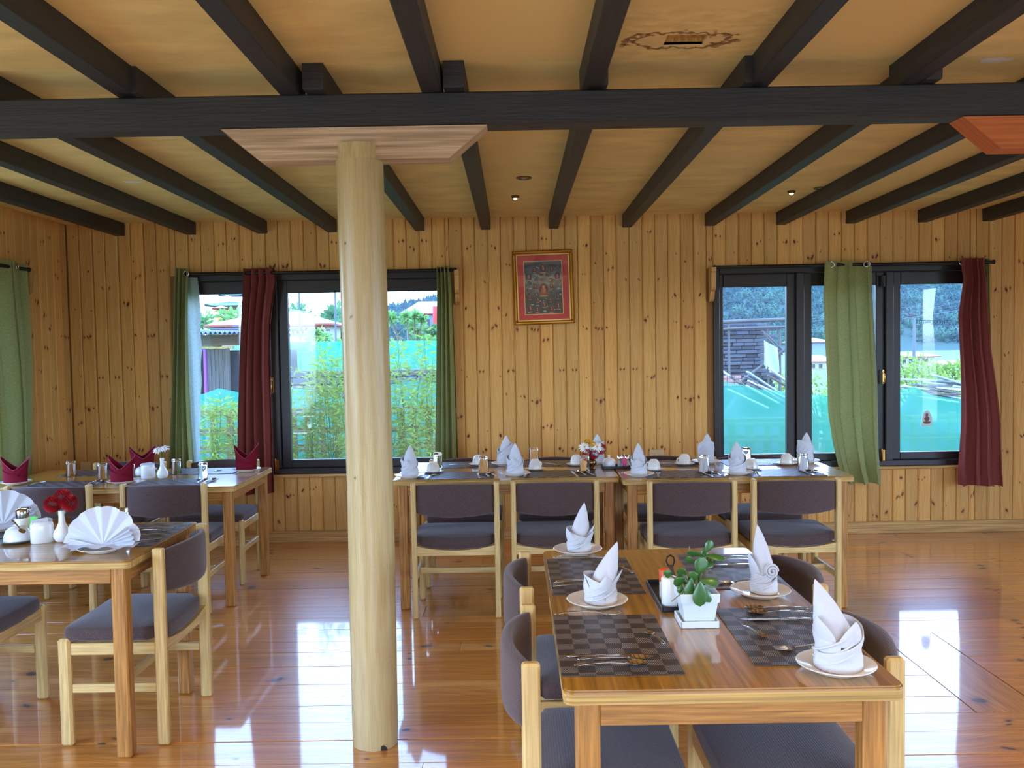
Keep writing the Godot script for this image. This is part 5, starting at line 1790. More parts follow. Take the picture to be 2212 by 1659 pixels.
	var jr := thing("condiment_jar", "steel-topped condiment jar behind the white bowl at the lower left", "jar", Vector3(-2.075, 0.7456, -3.62))
	b2 = B.new()
	b2.lathe([Vector2(0, 0), Vector2(0.028, 0), Vector2(0.03, 0.004), Vector2(0.03, 0.062), Vector2(0.024, 0.07), Vector2(0, 0.07)], 24)
	obj(b2, "body", M.china, jr)
	b2 = B.new()
	b2.lathe([Vector2(0.0245, 0.066), Vector2(0.0255, 0.068), Vector2(0.0262, 0.098), Vector2(0.022, 0.106), Vector2(0, 0.11)], 24)
	b2.box(Vector3(0.012, 0.108, 0), Vector3(0.03, 0.01, 0.02), 0.003)
	obj(b2, "lid", M.steel, jr)
	var gp := thing("green_packet", "bright green packet beside the steel-topped jar at the lower left", "packet", Vector3(-2.0, 0.7456, -3.575))
	packet(gp, M.packet_green, 0.036, 0.08)
	jade_plant()

func daisy(t: Node3D, c: Vector3, r: float, tilt: float) -> void:
	var bs := Basis(Vector3(1, 0, 0), tilt + 0.5)
	for k in 15:
		var an := TAU * k / 15.0
		var b := B.new()
		b.grid(func(u: float, w: float) -> Vector3:
			var rr := lerpf(0.006, r, w)
			var hw := 0.0058 * sin(pow(w, 0.7) * PI * 0.86 + 0.25)
			return c + bs * (Vector3(cos(an) * rr, 0.004 - 0.01 * w * w + 0.004 * (k % 3), sin(an) * rr) + Vector3(-sin(an), 0, cos(an)) * hw * (u * 2.0 - 1.0)), 4, 6)
		obj(b, "petal", M.flower_white, t)
	var h := B.new()
	h.lathe([Vector2(0, -0.002), Vector2(0.008, 0.0), Vector2(0.007, 0.005), Vector2(0, 0.007)], 14, Transform3D(bs, c))
	obj(h, "eye", M.flower_yellow, t)
	h = B.new()
	h.tube([Vector3(0, 0.062, 0), c * Vector3(0.4, 0.85, 0.4), c], 0.002, 6)
	obj(h, "stem", M.stem_green, t)

func tray(t: Node3D, w: float, d: float) -> void:
	var b := B.new()
	b.box(Vector3(0, 0.0016, 0), Vector3(w, 0.0032, d), 0.001)
	for s: float in [-1.0, 1.0]:
		b.box(Vector3(s * (w / 2 - 0.002), 0.0075, 0), Vector3(0.004, 0.015, d), 0.0015)
		b.box(Vector3(0, 0.0075, s * (d / 2 - 0.002)), Vector3(w - 0.008, 0.015, 0.004), 0.0015)
	obj(b, "body", M.dark_tray, t)

func packet(t: Node3D, m: Material, w: float, h: float) -> void:
	var b := B.new()
	b.grid(func(u: float, q: float) -> Vector3:
		var an := u * TAU
		var fat := 0.011 * sin(clampf(q, 0.02, 0.98) * PI)
		return Vector3(se(cos(an), 0.5) * w / 2 * (1.0 - 0.06 * sin(q * 9.0)), q * h, sin(an) * (fat + 0.001)), 24, 14)
	obj(b, "sachet", m, t)

func jade_plant() -> void:
	var c := Vector3(0.478, 0.75, -2.305)
	var sa := thing("pot_saucer", "square white saucer under the jade plant's pot", "saucer", c + Vector3(0, 0.0006, 0))
	var b := B.new()
	for k in 4:
		var bs := Basis(Vector3.UP, k * PI / 2)
		b.box(Vector3(0, 0.009, 0.049), Vector3(0.102, 0.018, 0.004), 0.0015, Transform3D(bs, Vector3.ZERO))
	b.box(Vector3(0, 0.002, 0), Vector3(0.1, 0.004, 0.1), 0.001)
	obj(b, "dish", M.pot_white, sa)
	var t := thing("jade_plant", "jade plant with glossy green leaves in a square white pot", "potted plant", c + Vector3(0, 0.0047, 0))
	b = B.new()
	var ring := func(h: float, y: float) -> Array:
		return [Vector3(-h, y, -h), Vector3(h, y, -h), Vector3(h, y, h), Vector3(-h, y, h)]
	var prof := [[0.0, 0.0], [0.036, 0.0], [0.0375, 0.002], [0.0465, 0.062], [0.05, 0.063], [0.052, 0.085], [0.051, 0.0865], [0.0475, 0.0865], [0.0455, 0.07], [0.044, 0.062]]
	for k in prof.size() - 1:
		var A: Array = ring.call(prof[k][0], prof[k][1])
		var Q: Array = ring.call(prof[k + 1][0], prof[k + 1][1])
		for e in 4:
			var d: Vector3 = (A[e] + A[(e + 1) % 4] + Q[e] + Q[(e + 1) % 4]) * Vector3(1, 0, 1)
			if k >= 7: d = -d
			if k == 0: d = Vector3.DOWN
			if k == 6: d = Vector3.UP
			b.face([A[e], A[(e + 1) % 4], Q[(e + 1) % 4], Q[e]], d)
	obj(b, "pot", M.pot_white, t)
	b = B.new()
	b.box(Vector3(0, 0.064, 0), Vector3(0.09, 0.012, 0.09), 0.003)
	obj(b, "soil", M.soil, t)
	var tips := [[0.0302, 0.2, 0.012], [-0.002, 0.17, 0.018], [0.048, 0.165, -0.01], [-0.04, 0.135, 0.02], [-0.07, 0.125, 0.0]]
	for p: Array in tips:
		var s := B.new()
		s.tube([Vector3(p[0] * 0.1, 0.062, 0), Vector3(p[0] * 0.45, lerpf(0.07, p[1], 0.5), p[2] * 0.4), Vector3(p[0], p[1], p[2])], [0.0042, 0.0032, 0.0022], 8)
		obj(s, "branch", M.jade_stem, t)
	for q: Array in [[Vector3(-0.01, 0.12, 0.01), Vector3(-0.05, 0.09, 0.05), Vector3(-0.077, 0.07, 0.055)], [Vector3(0.0, 0.13, 0.0), Vector3(0.035, 0.14, 0.01), Vector3(0.055, 0.12, 0.02)], [Vector3(-0.015, 0.17, 0.01), Vector3(-0.022, 0.19, 0.015), Vector3(-0.021, 0.205, 0.015)]]:
		var s := B.new()
		s.tube(q, 0.0014, 6)
		obj(s, "twig", M.jade_stem, t)
	# leaves: place, length, width, turn in the picture plane, tilt towards us
	var k := 0
	for a: Array in [[0.03, 0.205, 0.016, 0.03, 0.016, 1.1, 0.3], [-0.006, 0.188, 0.022, 0.04, 0.017, 2.9, 0.7], [0.046, 0.174, 0.01, 0.046, 0.018, -0.25, 0.9], [0.02, 0.184, 0.006, 0.02, 0.016, 0.9, 0.5], [0.005, 0.156, 0.03, 0.043, 0.027, 1.25, 0.2], [-0.042, 0.139, 0.02, 0.024, 0.02, 2.6, 0.5], [-0.077, 0.13, 0.004, 0.02, 0.018, 1.6, 0.1], [-0.052, 0.118, 0.032, 0.029, 0.022, 3.5, 0.3], [-0.015, 0.131, 0.036, 0.024, 0.02, 1.7, 0.4], [0.026, 0.115, 0.038, 0.04, 0.022, -0.2, 0.6], [-0.003, 0.09, 0.056, 0.055, 0.032, -1.6, 0.25], [0.017, 0.085, 0.05, 0.034, 0.02, -1.3, 0.3], [-0.05, 0.098, 0.036, 0.02, 0.014, 4.3, 0.2], [-0.027, 0.103, 0.045, 0.045, 0.022, -1.75, 0.2], [0.032, 0.076, 0.04, 0.03, 0.017, -0.5, 0.8], [-0.034, 0.088, 0.042, 0.032, 0.018, -2.2, 0.3], [0.03, 0.15, 0.0, 0.03, 0.018, 0.4, 0.5], [-0.02, 0.168, 0.01, 0.022, 0.015, 2.3, 0.4], [0.0, 0.115, -0.03, 0.036, 0.022, 0.6, -0.5], [-0.03, 0.11, -0.03, 0.036, 0.022, 2.4, -0.5], [0.02, 0.1, -0.035, 0.036, 0.022, -0.3, -0.6]]:
		var lf := B.new()
		var L: float = a[3] * 1.2
		var Wd: float = a[4] * 1.25
		lf.grid(func(u: float, w: float) -> Vector3:
			var an := u * TAU
			var hw := Wd * 0.5 * pow(sin(PI * pow(clampf(w, 0.0, 1.0), 1.45)), 0.55) + 0.0008
			return Vector3((w - 0.5) * L, sin(an) * (0.0028 * sin(w * PI) + 0.0004) + 0.004 * w * w, cos(an) * hw), 14, 12)
		var o := obj(lf, "leaf", M.jade_leaf, t, Vector3(a[0], a[1] - 0.0, a[2]))
		o.basis = Basis(Vector3(0, 0, 1), a[5]) * Basis(Vector3(1, 0, 0), PI / 2 - a[6])
		k += 1

# ---------------------------------------------------------------- out of doors
func leaf_mesh(l: float, w: float) -> ArrayMesh:
	var b := B.new()
	b.face([Vector3.ZERO, Vector3(w, w * 0.4, l * 0.45), Vector3(0, 0, l)], Vector3(-0.3, 1, 0))
	b.face([Vector3.ZERO, Vector3(-w, w * 0.4, l * 0.45), Vector3(0, 0, l)], Vector3(0.3, 1, 0))
	return b.mesh()

func foliage(parent: Node3D, called: String, m: Material, me: Mesh, places: Array) -> void:
	var mm := MultiMesh.new()
	mm.transform_format = MultiMesh.TRANSFORM_3D
	mm.mesh = me
	mm.instance_count = places.size()
	for k in places.size():
		mm.set_instance_transform(k, places[k])
	var o := MultiMeshInstance3D.new()
	o.multimesh = mm
	o.material_override = m
	o.set_meta("kind", "stuff")
	if parent:
		o.name = called
		parent.add_child(o, true)
	else:
		o.name = numbered(called)
		add_child(o)

func bamboo(at: Vector3, h: float, spread: float, n: int, label: String, sd: int) -> void:
	var r := RandomNumberGenerator.new()
	r.seed = sd
	var t := thing("bamboo_plant", label, "plant", at, 0.0, "bamboo plants along the fence")
	var pl := []
	for k in n:
		var top := Vector3(r.randf_range(-spread, spread), h * r.randf_range(0.7, 1.0), r.randf_range(-0.12, 0.12))
		var pts := []
		for j in 7:
			var s := j / 6.0
			pts.append(Vector3(top.x * pow(s, 1.5) + r.randf_range(-0.008, 0.008), top.y * s, top.z * s))
		var b := B.new()
		b.tube(pts, [0.006, 0.0055, 0.005, 0.0045, 0.004, 0.003, 0.0015], 6)
		obj(b, "stem", M.leaf_yellow, t)
		for j in int(h * 72):
			var s := pow(r.randf_range(0.04, 1.0), 0.75)
			var p := Vector3(top.x * pow(s, 1.5), top.y * s, top.z * s)
			var out := Vector3(r.randf_range(-1, 1), r.randf_range(-0.5, 0.5), r.randf_range(-1, 1)).normalized()
			p += out * r.randf_range(0.0, 0.09) * (1.1 - s * 0.5)
			var bs := Basis.looking_at(-out, Vector3.UP if absf(out.y) < 0.9 else Vector3.RIGHT) * Basis(Vector3(0, 0, 1), r.randf() * TAU)
			pl.append(Transform3D(bs.scaled(Vector3.ONE * r.randf_range(0.6, 1.15)), p))
	foliage(t, "leaves", M.leaf_bamboo, leaf_mesh(0.1, 0.0095), pl)

func tree(at: Vector3, h: float, w: float, m: Material, label: String, sd: int, leaf: float) -> void:
	var r := RandomNumberGenerator.new()
	r.seed = sd
	var t := thing("tree", label, "tree", at, 0.0, "garden trees beyond the fence")
	var b := B.new()
	b.tube([Vector3.ZERO, Vector3(0.05 * h, h * 0.3, 0), Vector3(0, h * 0.7, 0)], [0.04 * h, 0.03 * h, 0.015 * h], 8)
	obj(b, "trunk", M.weathered_wood, t)
	var pl := []
	for k in 16:
		var c := Vector3(r.randf_range(-1, 1) * w * 0.42, h * r.randf_range(0.38, 0.92), r.randf_range(-1, 1) * w * 0.4)
		var rr := w * r.randf_range(0.14, 0.24)
		b = B.new()
		b.tube([Vector3(0, h * 0.35, 0), c], [0.012 * h, 0.004 * h], 5)
		obj(b, "branch", M.weathered_wood, t)
		for j in 70:
			var d := Vector3(r.randfn(), r.randfn() * 0.8, r.randfn()).normalized()
			var bs := Basis.looking_at(d, Vector3(0.1, 1, 0.2)) * Basis(Vector3(0, 0, 1), r.randf() * TAU)
			pl.append(Transform3D(bs.scaled(Vector3.ONE * r.randf_range(0.6, 1.2)), c + d * rr * r.randf_range(0.5, 1.0)))
	foliage(t, "crown", m, leaf_mesh(leaf, leaf * 0.3), pl)

# a net hung over a fence; rows of [x, top]
func net(label: String, prof: Array, z: float, bottom: float, sd: int, wave: float) -> void:
	var q := noise(sd, 1.0, 2)
	var b := B.new()
	b.grid(func(u: float, w: float) -> Vector3:
		var x := lerpf(prof[0][0], prof[prof.size() - 1][0], u)
		var k := 0
		while k < prof.size() - 2 and prof[k + 1][0] < x:
			k += 1
		var s := clampf((x - prof[k][0]) / (prof[k + 1][0] - prof[k][0]), 0, 1)
		var top := lerpf(prof[k][1], prof[k + 1][1], s)
		return Vector3(x, lerpf(bottom, top, w) + 0.012 * q.get_noise_2d(x * 5.0, 3.0) * w, z + wave * q.get_noise_2d(x * 1.6, w * 2.2) + wave * 0.4 * sin(w * 16.0 + x * 2.0)), 90, 16)
	tag(obj(b, "shade_net", M.shade_net), label, "net", "turquoise shade nets")

func lattice(label: String, x0: float, x1: float, z: float, y0: float, y1: float, step: float, w: float, rows: Array, sd: int) -> void:
	var r := RandomNumberGenerator.new()
	r.seed = sd
	var t := thing("lattice_fence", label, "fence", Vector3(x0, 0, z), 0.0, "split cane lattice fences")
	var x := 0.0
	while x < x1 - x0:
		var b := B.new()
		b.box(Vector3(0, (y0 + y1) / 2, 0), Vector3(w * r.randf_range(0.7, 1.2), (y1 - y0) * r.randf_range(0.96, 1.05), 0.018), 0.005, Transform3D(Basis(Vector3(0, 0, 1), r.randf_range(-0.04, 0.04)), Vector3(x, 0, 0)))
		obj(b, "upright_cane", M.bamboo_cane, t)
		x += step * r.randf_range(0.85, 1.15)
	for y: float in rows:
		for k in 2:
			var b := B.new()
			b.grain = 0
			b.box(Vector3((x1 - x0) / 2, y + k * w * 0.6, 0.02 - k * 0.04), Vector3(x1 - x0 + 0.1, w * 0.5, 0.016), 0.004, Transform3D(Basis(Vector3(0, 0, 1), r.randf_range(-0.004, 0.004)), Vector3.ZERO))
			obj(b, "cross_cane", M.bamboo_cane, t)

func hip_roof(t: Node3D, x0: float, x1: float, rx0: float, rx1: float, ye: float, yr: float, z: float, d: float, m: Material, thick := 0.06) -> void:
	var b := B.new()
	var e := [Vector3(x0, ye, z + d), Vector3(x1, ye, z + d), Vector3(x1, ye, z - d), Vector3(x0, ye, z - d)]
	var a := Vector3(rx0, yr, z)
	var c := Vector3(rx1, yr, z)
	b.face([e[0], e[1], c, a], Vector3(0, 1, 1))
	b.face([e[2], e[3], a, c], Vector3(0, 1, -1))
	b.face([e[1], e[2], c], Vector3(1, 1, 0))
	b.face([e[3], e[0], a], Vector3(-1, 1, 0))
	b.face(e, Vector3.DOWN)
	obj(b, "roof", m, t)
	b = B.new()
	b.box(Vector3((x0 + x1) / 2, ye - thick / 2, z), Vector3(x1 - x0, thick, d * 2), 0.0)
	obj(b, "eaves", M.house_red, t)

func house(label: String, x0: float, x1: float, y0: float, y1: float, z: float, roof: Array, wins: Array, body: Material, dentils := 0) -> void:
	var t := thing("house", label, "house")
	var b := B.new()
	var d := (x1 - x0) * 0.35
	b.box(Vector3((x0 + x1) / 2, (y0 + y1) / 2, z - d), Vector3(x1 - x0, y1 - y0, d * 2), 0.0)
	obj(b, "body", body, t)
	hip_roof(t, roof[0], roof[1], roof[2], roof[3], roof[4], roof[5], z - d, d * 1.25, M.roof_white)
	for w: Array in wins:
		b = B.new()
		b.box(Vector3(w[0], w[1], z + 0.03), Vector3(w[2], w[3], 0.08), 0.0)
		var f := obj(b, "window", M.house_dark, t)
		b = B.new()
		b.box(Vector3(w[0], w[1] - w[3] * 0.55, z + 0.06), Vector3(w[2] * 1.15, w[3] * 0.1, 0.12), 0.0)
		obj(b, "sill", M.house_ochre, f)
	if dentils:
		for j in 3:
			b = B.new()
			b.box(Vector3((x0 + x1) / 2, y1 - 0.05 - j * 0.1, z + 0.12 - j * 0.03), Vector3(x1 - x0 + 0.3 - j * 0.06, 0.04, 0.2), 0.0)
			obj(b, "cornice_band", M.house_red if j != 1 else M.house_dark, t)
		for j in 2:
			for k in dentils:
				b = B.new()
				b.box(Vector3(lerpf(x0 - 0.05, x1 + 0.05, (k + 0.5 + 0.25 * j) / dentils), y1 - 0.1 - j * 0.1, z + 0.18 - j * 0.03), Vector3((x1 - x0) / dentils * 0.52, 0.055, 0.1), 0.0)
				obj(b, "cornice_block", M.roof_white, t)

func outside() -> void:
	var r := RandomNumberGenerator.new()
	r.seed = 41
	# ground, then a wooded hill that climbs to the right
	var q := noise(14, 0.02, 3)
	var b := B.new()
	b.grid(func(u: float, w: float) -> Vector3:
		return Vector3(lerpf(-120, 160, u), -0.3 - 0.5 * w, lerpf(-6.9, -190, w)), 10, 10)
	var g := obj(b, "ground", M.earth)
	g.set_meta("kind", "structure")
	tag(g, "grassy ground outside the windows", "ground")
	b = B.new()
	b.box(Vector3(0, -0.62, 25), Vector3(140, 0.4, 64), 0.0)
	g = obj(b, "terrace_ground", M.bounce_gravel)  # out of view; its pale gravel is added to light the ceiling
	g.set_meta("kind", "structure")
	tag(g, "unseen ground around the house, made pale to bounce daylight onto the ceiling", "ground")
	var hy := func(x: float, z: float) -> float:
		var rd := lerpf(5.0, 44.0, smoothstep(-115.0, 40.0, x)) + 5.0 * q.get_noise_2d(x, 0)
		var s := clampf((-170.0 - z) / 240.0, 0.0, 1.0)
		return -1.0 + rd * pow(s, 0.85) + 4.0 * q.get_noise_2d(x * 1.4, z * 1.4) * s * 1.4
	b = B.new()
	b.grid(func(u: float, w: float) -> Vector3:
		var x := lerpf(-190, 270, u)
		var z := lerpf(-165, -430, w)
		return Vector3(x, hy.call(x, z), z), 60, 30)
	g = obj(b, "hill", M.hill_ground)
	g.set_meta("kind", "structure")
	tag(g, "wooded blue-green hill beyond the village", "hill")
	for kind in 2:
		b = B.new()
		for j in 120:      # a crown of loose sprays
			var t := pow(r.randf(), 1.2)
			var an := r.randf() * TAU
			var rr := (0.34 * (1.0 - t) + 0.03) * sqrt(r.randf()) if kind == 0 else 0.4 * sqrt(maxf(0.02, 1.0 - pow(t * 2.0 - 1.0, 2.0))) * pow(r.randf(), 0.35)
			var c := Vector3(cos(an) * rr, 0.06 + t * 0.94, sin(an) * rr)
			var o := Vector3(cos(an), 0.5 if kind == 0 else (t * 2.0 - 0.9) * 1.6, sin(an)).normalized()
			var sd := o.cross(Vector3(r.randf_range(-0.4, 0.4), 1, r.randf_range(-0.4, 0.4))).normalized() * r.randf_range(0.05, 0.1)
			var dn := o.cross(sd).normalized() * r.randf_range(0.05, 0.1)
			b.face([c - sd, c + dn, c + sd, c - dn], o)
		var pl := []
		while pl.size() < 16000:
			var x := r.randf_range(-170, 250)
			var z := r.randf_range(-428, -175)
			var s := r.randf_range(1.5, 3.6) * (0.8 if kind == 1 else 1.0)
			if q.get_noise_2d(x * 2.0 + 400 * kind, z * 2.0) < -0.12:
				continue
			var p := Vector3(x, hy.call(x, z) - 0.4, z)
			pl.append(Transform3D(Basis(Vector3.UP, r.randf() * TAU).scaled(Vector3(s * r.randf_range(0.8, 1.3), s, s)), p))
		foliage(null, "forest", M.conifer_dark if kind == 0 else M.conifer_pale, b.mesh(), pl)
		tag(get_child(get_child_count() - 1), ["dark conifers covering the far hill", "paler rounded trees among the far hill's conifers"][kind], "forest")
	# damp air before the hill
	var fog := FogVolume.new()
	fog.name = "valley_haze"
	fog.shape = RenderingServer.FOG_VOLUME_SHAPE_BOX
	fog.size = Vector3(520, 90, 360)
	fog.position = Vector3(40, 30, -290)
	var fm := FogMaterial.new()
	fm.density = 0.0012
	fm.albedo = Color(0.44, 0.58, 0.66)
	fog.material = fm
	add_child(fog)
	fog.set_meta("kind", "stuff")
	tag(fog, "bluish haze lying before the wooded hill", "haze")
	# fences and nets
	net("turquoise shade net hanging over a fence outside the right window", [[1.6, 1.16], [2.28, 1.07], [2.67, 0.985], [2.97, 0.953], [3.25, 0.913], [3.6, 0.885], [3.95, 0.9], [4.21, 0.948], [4.36, 0.985], [4.55, 0.885], [4.84, 0.836], [5.6, 0.82]], -9.5, -0.3, 3, 0.03)
	net("turquoise shade net behind the bamboo outside the left window", [[-4.2, 1.0], [-3.4, 1.03], [-3.25, 1.09], [-2.97, 1.03], [-2.44, 1.067], [-2.26, 1.065], [-2.09, 0.98], [-1.88, 0.95], [-1.5, 1.02], [-1.37, 1.1], [-1.07, 1.14], [-0.85, 1.11], [-0.3, 1.05]], -9.5, -0.3, 5, 0.035)
	net("pale turquoise net fence far behind the bamboo", [[-5.2, 1.68], [-4.1, 1.64], [-3.1, 1.632], [-1.4, 1.62], [0.5, 1.6]], -16, -0.35, 7, 0.02)
	lattice("cane lattice fence before the net outside the left window", -3.9, -0.6, -9.2, -0.3, 0.86, 0.165, 0.062, [0.82, 0.62, 0.43, 0.2], 4)
	lattice("cane lattice fence seen dimly through the net outside the right window", 1.7, 5.6, -9.9, -0.3, 0.64, 0.185, 0.085, [0.56, 0.37, 0.16], 6)
	# bamboo
	var bl := ["bamboo left of the maroon curtain, left window", "low bamboo at the left window's first pane", "bamboo beside the maroon curtain", "tall bamboo in the middle pane, left part", "tall bamboo in the middle pane, right part", "tall bamboo beside the log post, left of it", "bamboo behind the log post", "bamboo right of the log post", "tall bamboo in the pane right of the log post", "tallest bamboo by the narrow green curtain", "low bamboo right of the log post"]
	var bx := [[-3.25, 1.25, 5], [-2.98, 1.5, 6], [-2.75, 1.45, 5], [-2.28, 1.7, 7], [-2.05, 1.78, 7], [-1.85, 1.95, 8], [-1.6, 1.7, 5], [-1.28, 1.85, 5], [-1.08, 2.05, 6], [-0.86, 2.1, 6], [-1.15, 0.9, 4]]
	for k in bl.size():
		bamboo(Vector3(bx[k][0], -0.3, -8.55 - 0.1 * (k % 3)), bx[k][1], 0.2, bx[k][2], bl[k], 60 + k)
	# shed with a purple door post, stone wall beside it
	var sh := thing("shed", "weathered plank shed with a purple door post outside the left window", "shed", Vector3(0, 0, -12))
	for k in 5:
		b = B.new()
		b.box(Vector3(-4.205 + k * 0.055, 0.62, 0), Vector3(0.052, 1.8, 0.03), 0.004)
		obj(b, "plank", M.grey_wood, sh)
	for k in 9:
		b = B.new()
		b.box(Vector3(-5.3 + k * 0.115, 0.62, 0.0), Vector3(0.11, 1.9, 0.03), 0.004)
		obj(b, "plank", M.weathered_wood, sh)
	b = B.new()
	b.box(Vector3(-4.25, 0.6, 0.03), Vector3(0.035, 1.85, 0.05), 0.004)
	obj(b, "door_post", M.purple_paint, sh)
	b = B.new()
	b.box(Vector3(-3.94, 0.6, 0.03), Vector3(0.05, 1.85, 0.06), 0.004)
	obj(b, "door_post", M.grey_wood, sh)
	b = B.new()
	b.grain = 0
	b.box(Vector3(-4.15, 1.64, 0.03), Vector3(0.8, 0.15, 0.08), 0.006)
	obj(b, "lintel", M.weathered_wood, sh)
	b = B.new()
	b.box(Vector3(-4.1, 1.54, 0.03), Vector3(0.5, 0.03, 0.06), 0.004)
	obj(b, "lintel", M.table_edge, sh)
	b = B.new()
	b.grid(func(u: float, w: float) -> Vector3:
		return Vector3(lerpf(-5.4, -3.3, u), 1.73 + 0.02 * sin(u * 210.0) + 0.08 * w, lerpf(0.5, -1.4, w)), 200, 6)
	obj(b, "corrugated_roof", M.metal_grey, sh)
	for k in 3:
		b = B.new()
		b.tube([Vector3(-4.4 + k * 0.3, 1.76 + k * 0.03, 0.2), Vector3(-3.4 + k * 0.15, 1.72 + k * 0.05, 0.3)], 0.018, 6)
		obj(b, "roof_pole", M.slate_mid, sh)
	b = B.new()
	b.box(Vector3(-4.4, 0.6, -0.9), Vector3(2.0, 1.8, 1.5), 0.0)
	obj(b, "core", M.slate_dark, sh)
	var sw := thing("stone_wall", "low dry stone wall behind the bamboo outside the left window", "wall", Vector3(0, 0, -12.2))
	for j in 15:
		var x := -3.28
		while x < -0.6:
			var w := r.randf_range(0.14, 0.34)
			b = B.new()
			b.box(Vector3(x + w / 2, -0.25 + j * 0.1, r.randf_range(-0.02, 0.02)), Vector3(w - 0.008, 0.092, 0.26), 0.014)
			obj(b, "stone", M.slate_mid if r.randf() < 0.6 else M.grey_wood, sw)
			x += w
	# houses
	house("white-roofed house with a carved cornice outside the left window", -8.72, -5.6, -0.4, 2.2, -26, [-9.15, -5.35, -7.7, -6.7, 2.25, 2.67], [[-8.2, 1.2, 0.5, 0.5], [-7.2, 1.2, 0.5, 0.5], [-6.7, 1.55, 0.3, 0.25], [-6.3, 1.55, 0.3, 0.25]], M.house_white, 22)
	house("house with a pale hipped roof at the upper right of the left window", -4.9, -3.0, 0.0, 2.95, -40, [-5.2, -2.6, -4.4, -3.2, 3.05, 3.62], [[-4.55, 2.6, 0.3, 0.35], [-4.0, 2.6, 0.3, 0.35], [-3.5, 2.6, 0.3, 0.35]], M.blue_grey)
	house("long white house across the fields outside the right window", 26.1, 28.95, -1.2, 0.3, -60, [25.6, 29.3, 26.4, 28.2, 0.32, 0.6], [[26.85, -0.02, 0.2, 0.3], [27.3, -0.02, 0.2, 0.3], [27.75, -0.02, 0.2, 0.3], [28.3, -0.02, 0.35, 0.36]], M.house_white)
	house("low house with a white roof, partly behind the maroon curtain", 29.1, 31.4, -1.3, -0.28, -60, [28.95, 31.7, 29.6, 31.0, -0.3, -0.02], [[29.6, -0.55, 0.3, 0.2], [30.2, -0.55, 0.3, 0.2], [30.8, -0.55, 0.3, 0.2]], M.house_white)
	house("white house beside the middle green curtain, far off", 19.6, 22.0, -1.2, 0.05, -60, [19.3, 22.3, 20.2, 21.4, 0.08, 0.5], [[20.6, -0.25, 0.2, 0.25], [21.1, -0.25, 0.2, 0.25]], M.house_white)
	house("small green-roofed house beyond the middle green curtain", 20.0, 22.2, 0.4, 1.4, -62, [19.6, 22.8, 20.5, 21.6, 1.42, 1.7], [[20.8, 1.0, 0.25, 0.25]], M.blue_grey)
	# temple with stacked roofs on its rise
	var te := thing("temple", "ornate temple with stacked curved roofs at the upper left of the left window", "temple", Vector3(-14.3, 0, -45))
	b = B.new()
	b.box(Vector3(0, 1.5, 0), Vector3(1.5, 3.4, 1.4), 0.0)
	obj(b, "body", M.house_white, te)
	for a: Array in [[1.35, 3.75, 0.24], [0.75, 4.28, 0.2]]:
		b = B.new()
		b.grid(func(u: float, w: float) -> Vector3:
			var an := u * TAU
			var rr: float = a[0] * (1.0 - w * 0.75)
			return Vector3(se(cos(an), 0.4) * rr, a[1] + a[2] * pow(w, 0.6) + 0.1 * pow(1.0 - w, 3.0) * pow(absf(sin(an * 2.0)), 3.0), se(sin(an), 0.4) * rr), 48, 8)
		obj(b, "roof", M.blue_grey, te)
	for j in 2:
		b = B.new()
		b.box(Vector3(0, 3.5 + j * 0.12, 0), Vector3(1.7 + j * 0.2, 0.09, 1.6 + j * 0.2), 0.0)
		obj(b, "cornice", M.house_ochre if j == 0 else M.house_red, te)
	for k in 5:
		b = B.new()
		b.box(Vector3(-0.6 + k * 0.3, 3.1, 0.72), Vector3(0.18, 0.36, 0.06), 0.0)
		obj(b, "window", M.house_ochre, te)
	b = B.new()
	b.lathe([Vector2(0.3, 4.4), Vector2(0.32, 4.6), Vector2(0.2, 4.66), Vector2(0.06, 4.9), Vector2(0, 5.1)], 12)
	obj(b, "finial", M.house_ochre, te)
	# trees
	tree(Vector3(-13.4, -0.4, -33), 3.9, 3.0, M.leaf_tree, "round green tree at the far left of the left window", 1, 0.3)
	tree(Vector3(-11.2, -0.4, -34), 3.5, 2.4, M.leaf_bush, "green tree below the temple", 2, 0.28)
	tree(Vector3(-7.9, -0.4, -33), 3.75, 3.2, M.leaf_tree, "spreading tree behind the carved house's roof", 3, 0.3)
	tree(Vector3(-6.3, -0.4, -32), 3.5, 2.2, M.leaf_tree, "tree behind the right end of the carved house", 4, 0.28)
	tree(Vector3(-2.55, -0.3, -22), 2.85, 1.5, M.leaf_bush, "leafy tree before the hipped-roof house", 5, 0.17)
	tree(Vector3(-1.75, -0.3, -21.5), 2.6, 1.4, M.leaf_tree, "leafy tree beside the narrow green curtain", 6, 0.17)
	tree(Vector3(-3.6, -0.3, -20), 2.2, 1.5, M.leaf_bush, "bushy tree just right of the carved house", 7, 0.16)
	tree(Vector3(-5.0, -0.3, -24), 2.5, 1.6, M.leaf_bush, "bushy tree at the carved house's right corner", 8, 0.18)
	for k in 7:
		tree(Vector3([5.0, 5.95, 6.6, 7.3, 7.95, 4.2, 8.7][k], -0.5, -14.2 - 0.5 * (k % 2)), [1.55, 1.62, 1.8, 1.64, 1.7, 1.35, 1.65][k], 1.5, M.leaf_yellow, "yellow-green bush beyond the right net, " + ["beside the middle green curtain", "left of the lamp pole", "under the long white house", "behind the board pile", "near the maroon curtain", "behind the sheet by the tower", "behind the maroon curtain"][k], 20 + k, 0.085)
	# the slate tower with its scaffold and white sheets
	var tw := thing("slate_tower", "dark slate wall of stacked flat stones outside the right window", "wall", Vector3(0, 0, -13))
	b = B.new()
	b.box(Vector3(3.1, 0.74, -0.5), Vector3(1.2, 2.1, 0.8), 0.0)
	obj(b, "core", M.slate_dark, tw)
	var sl := []
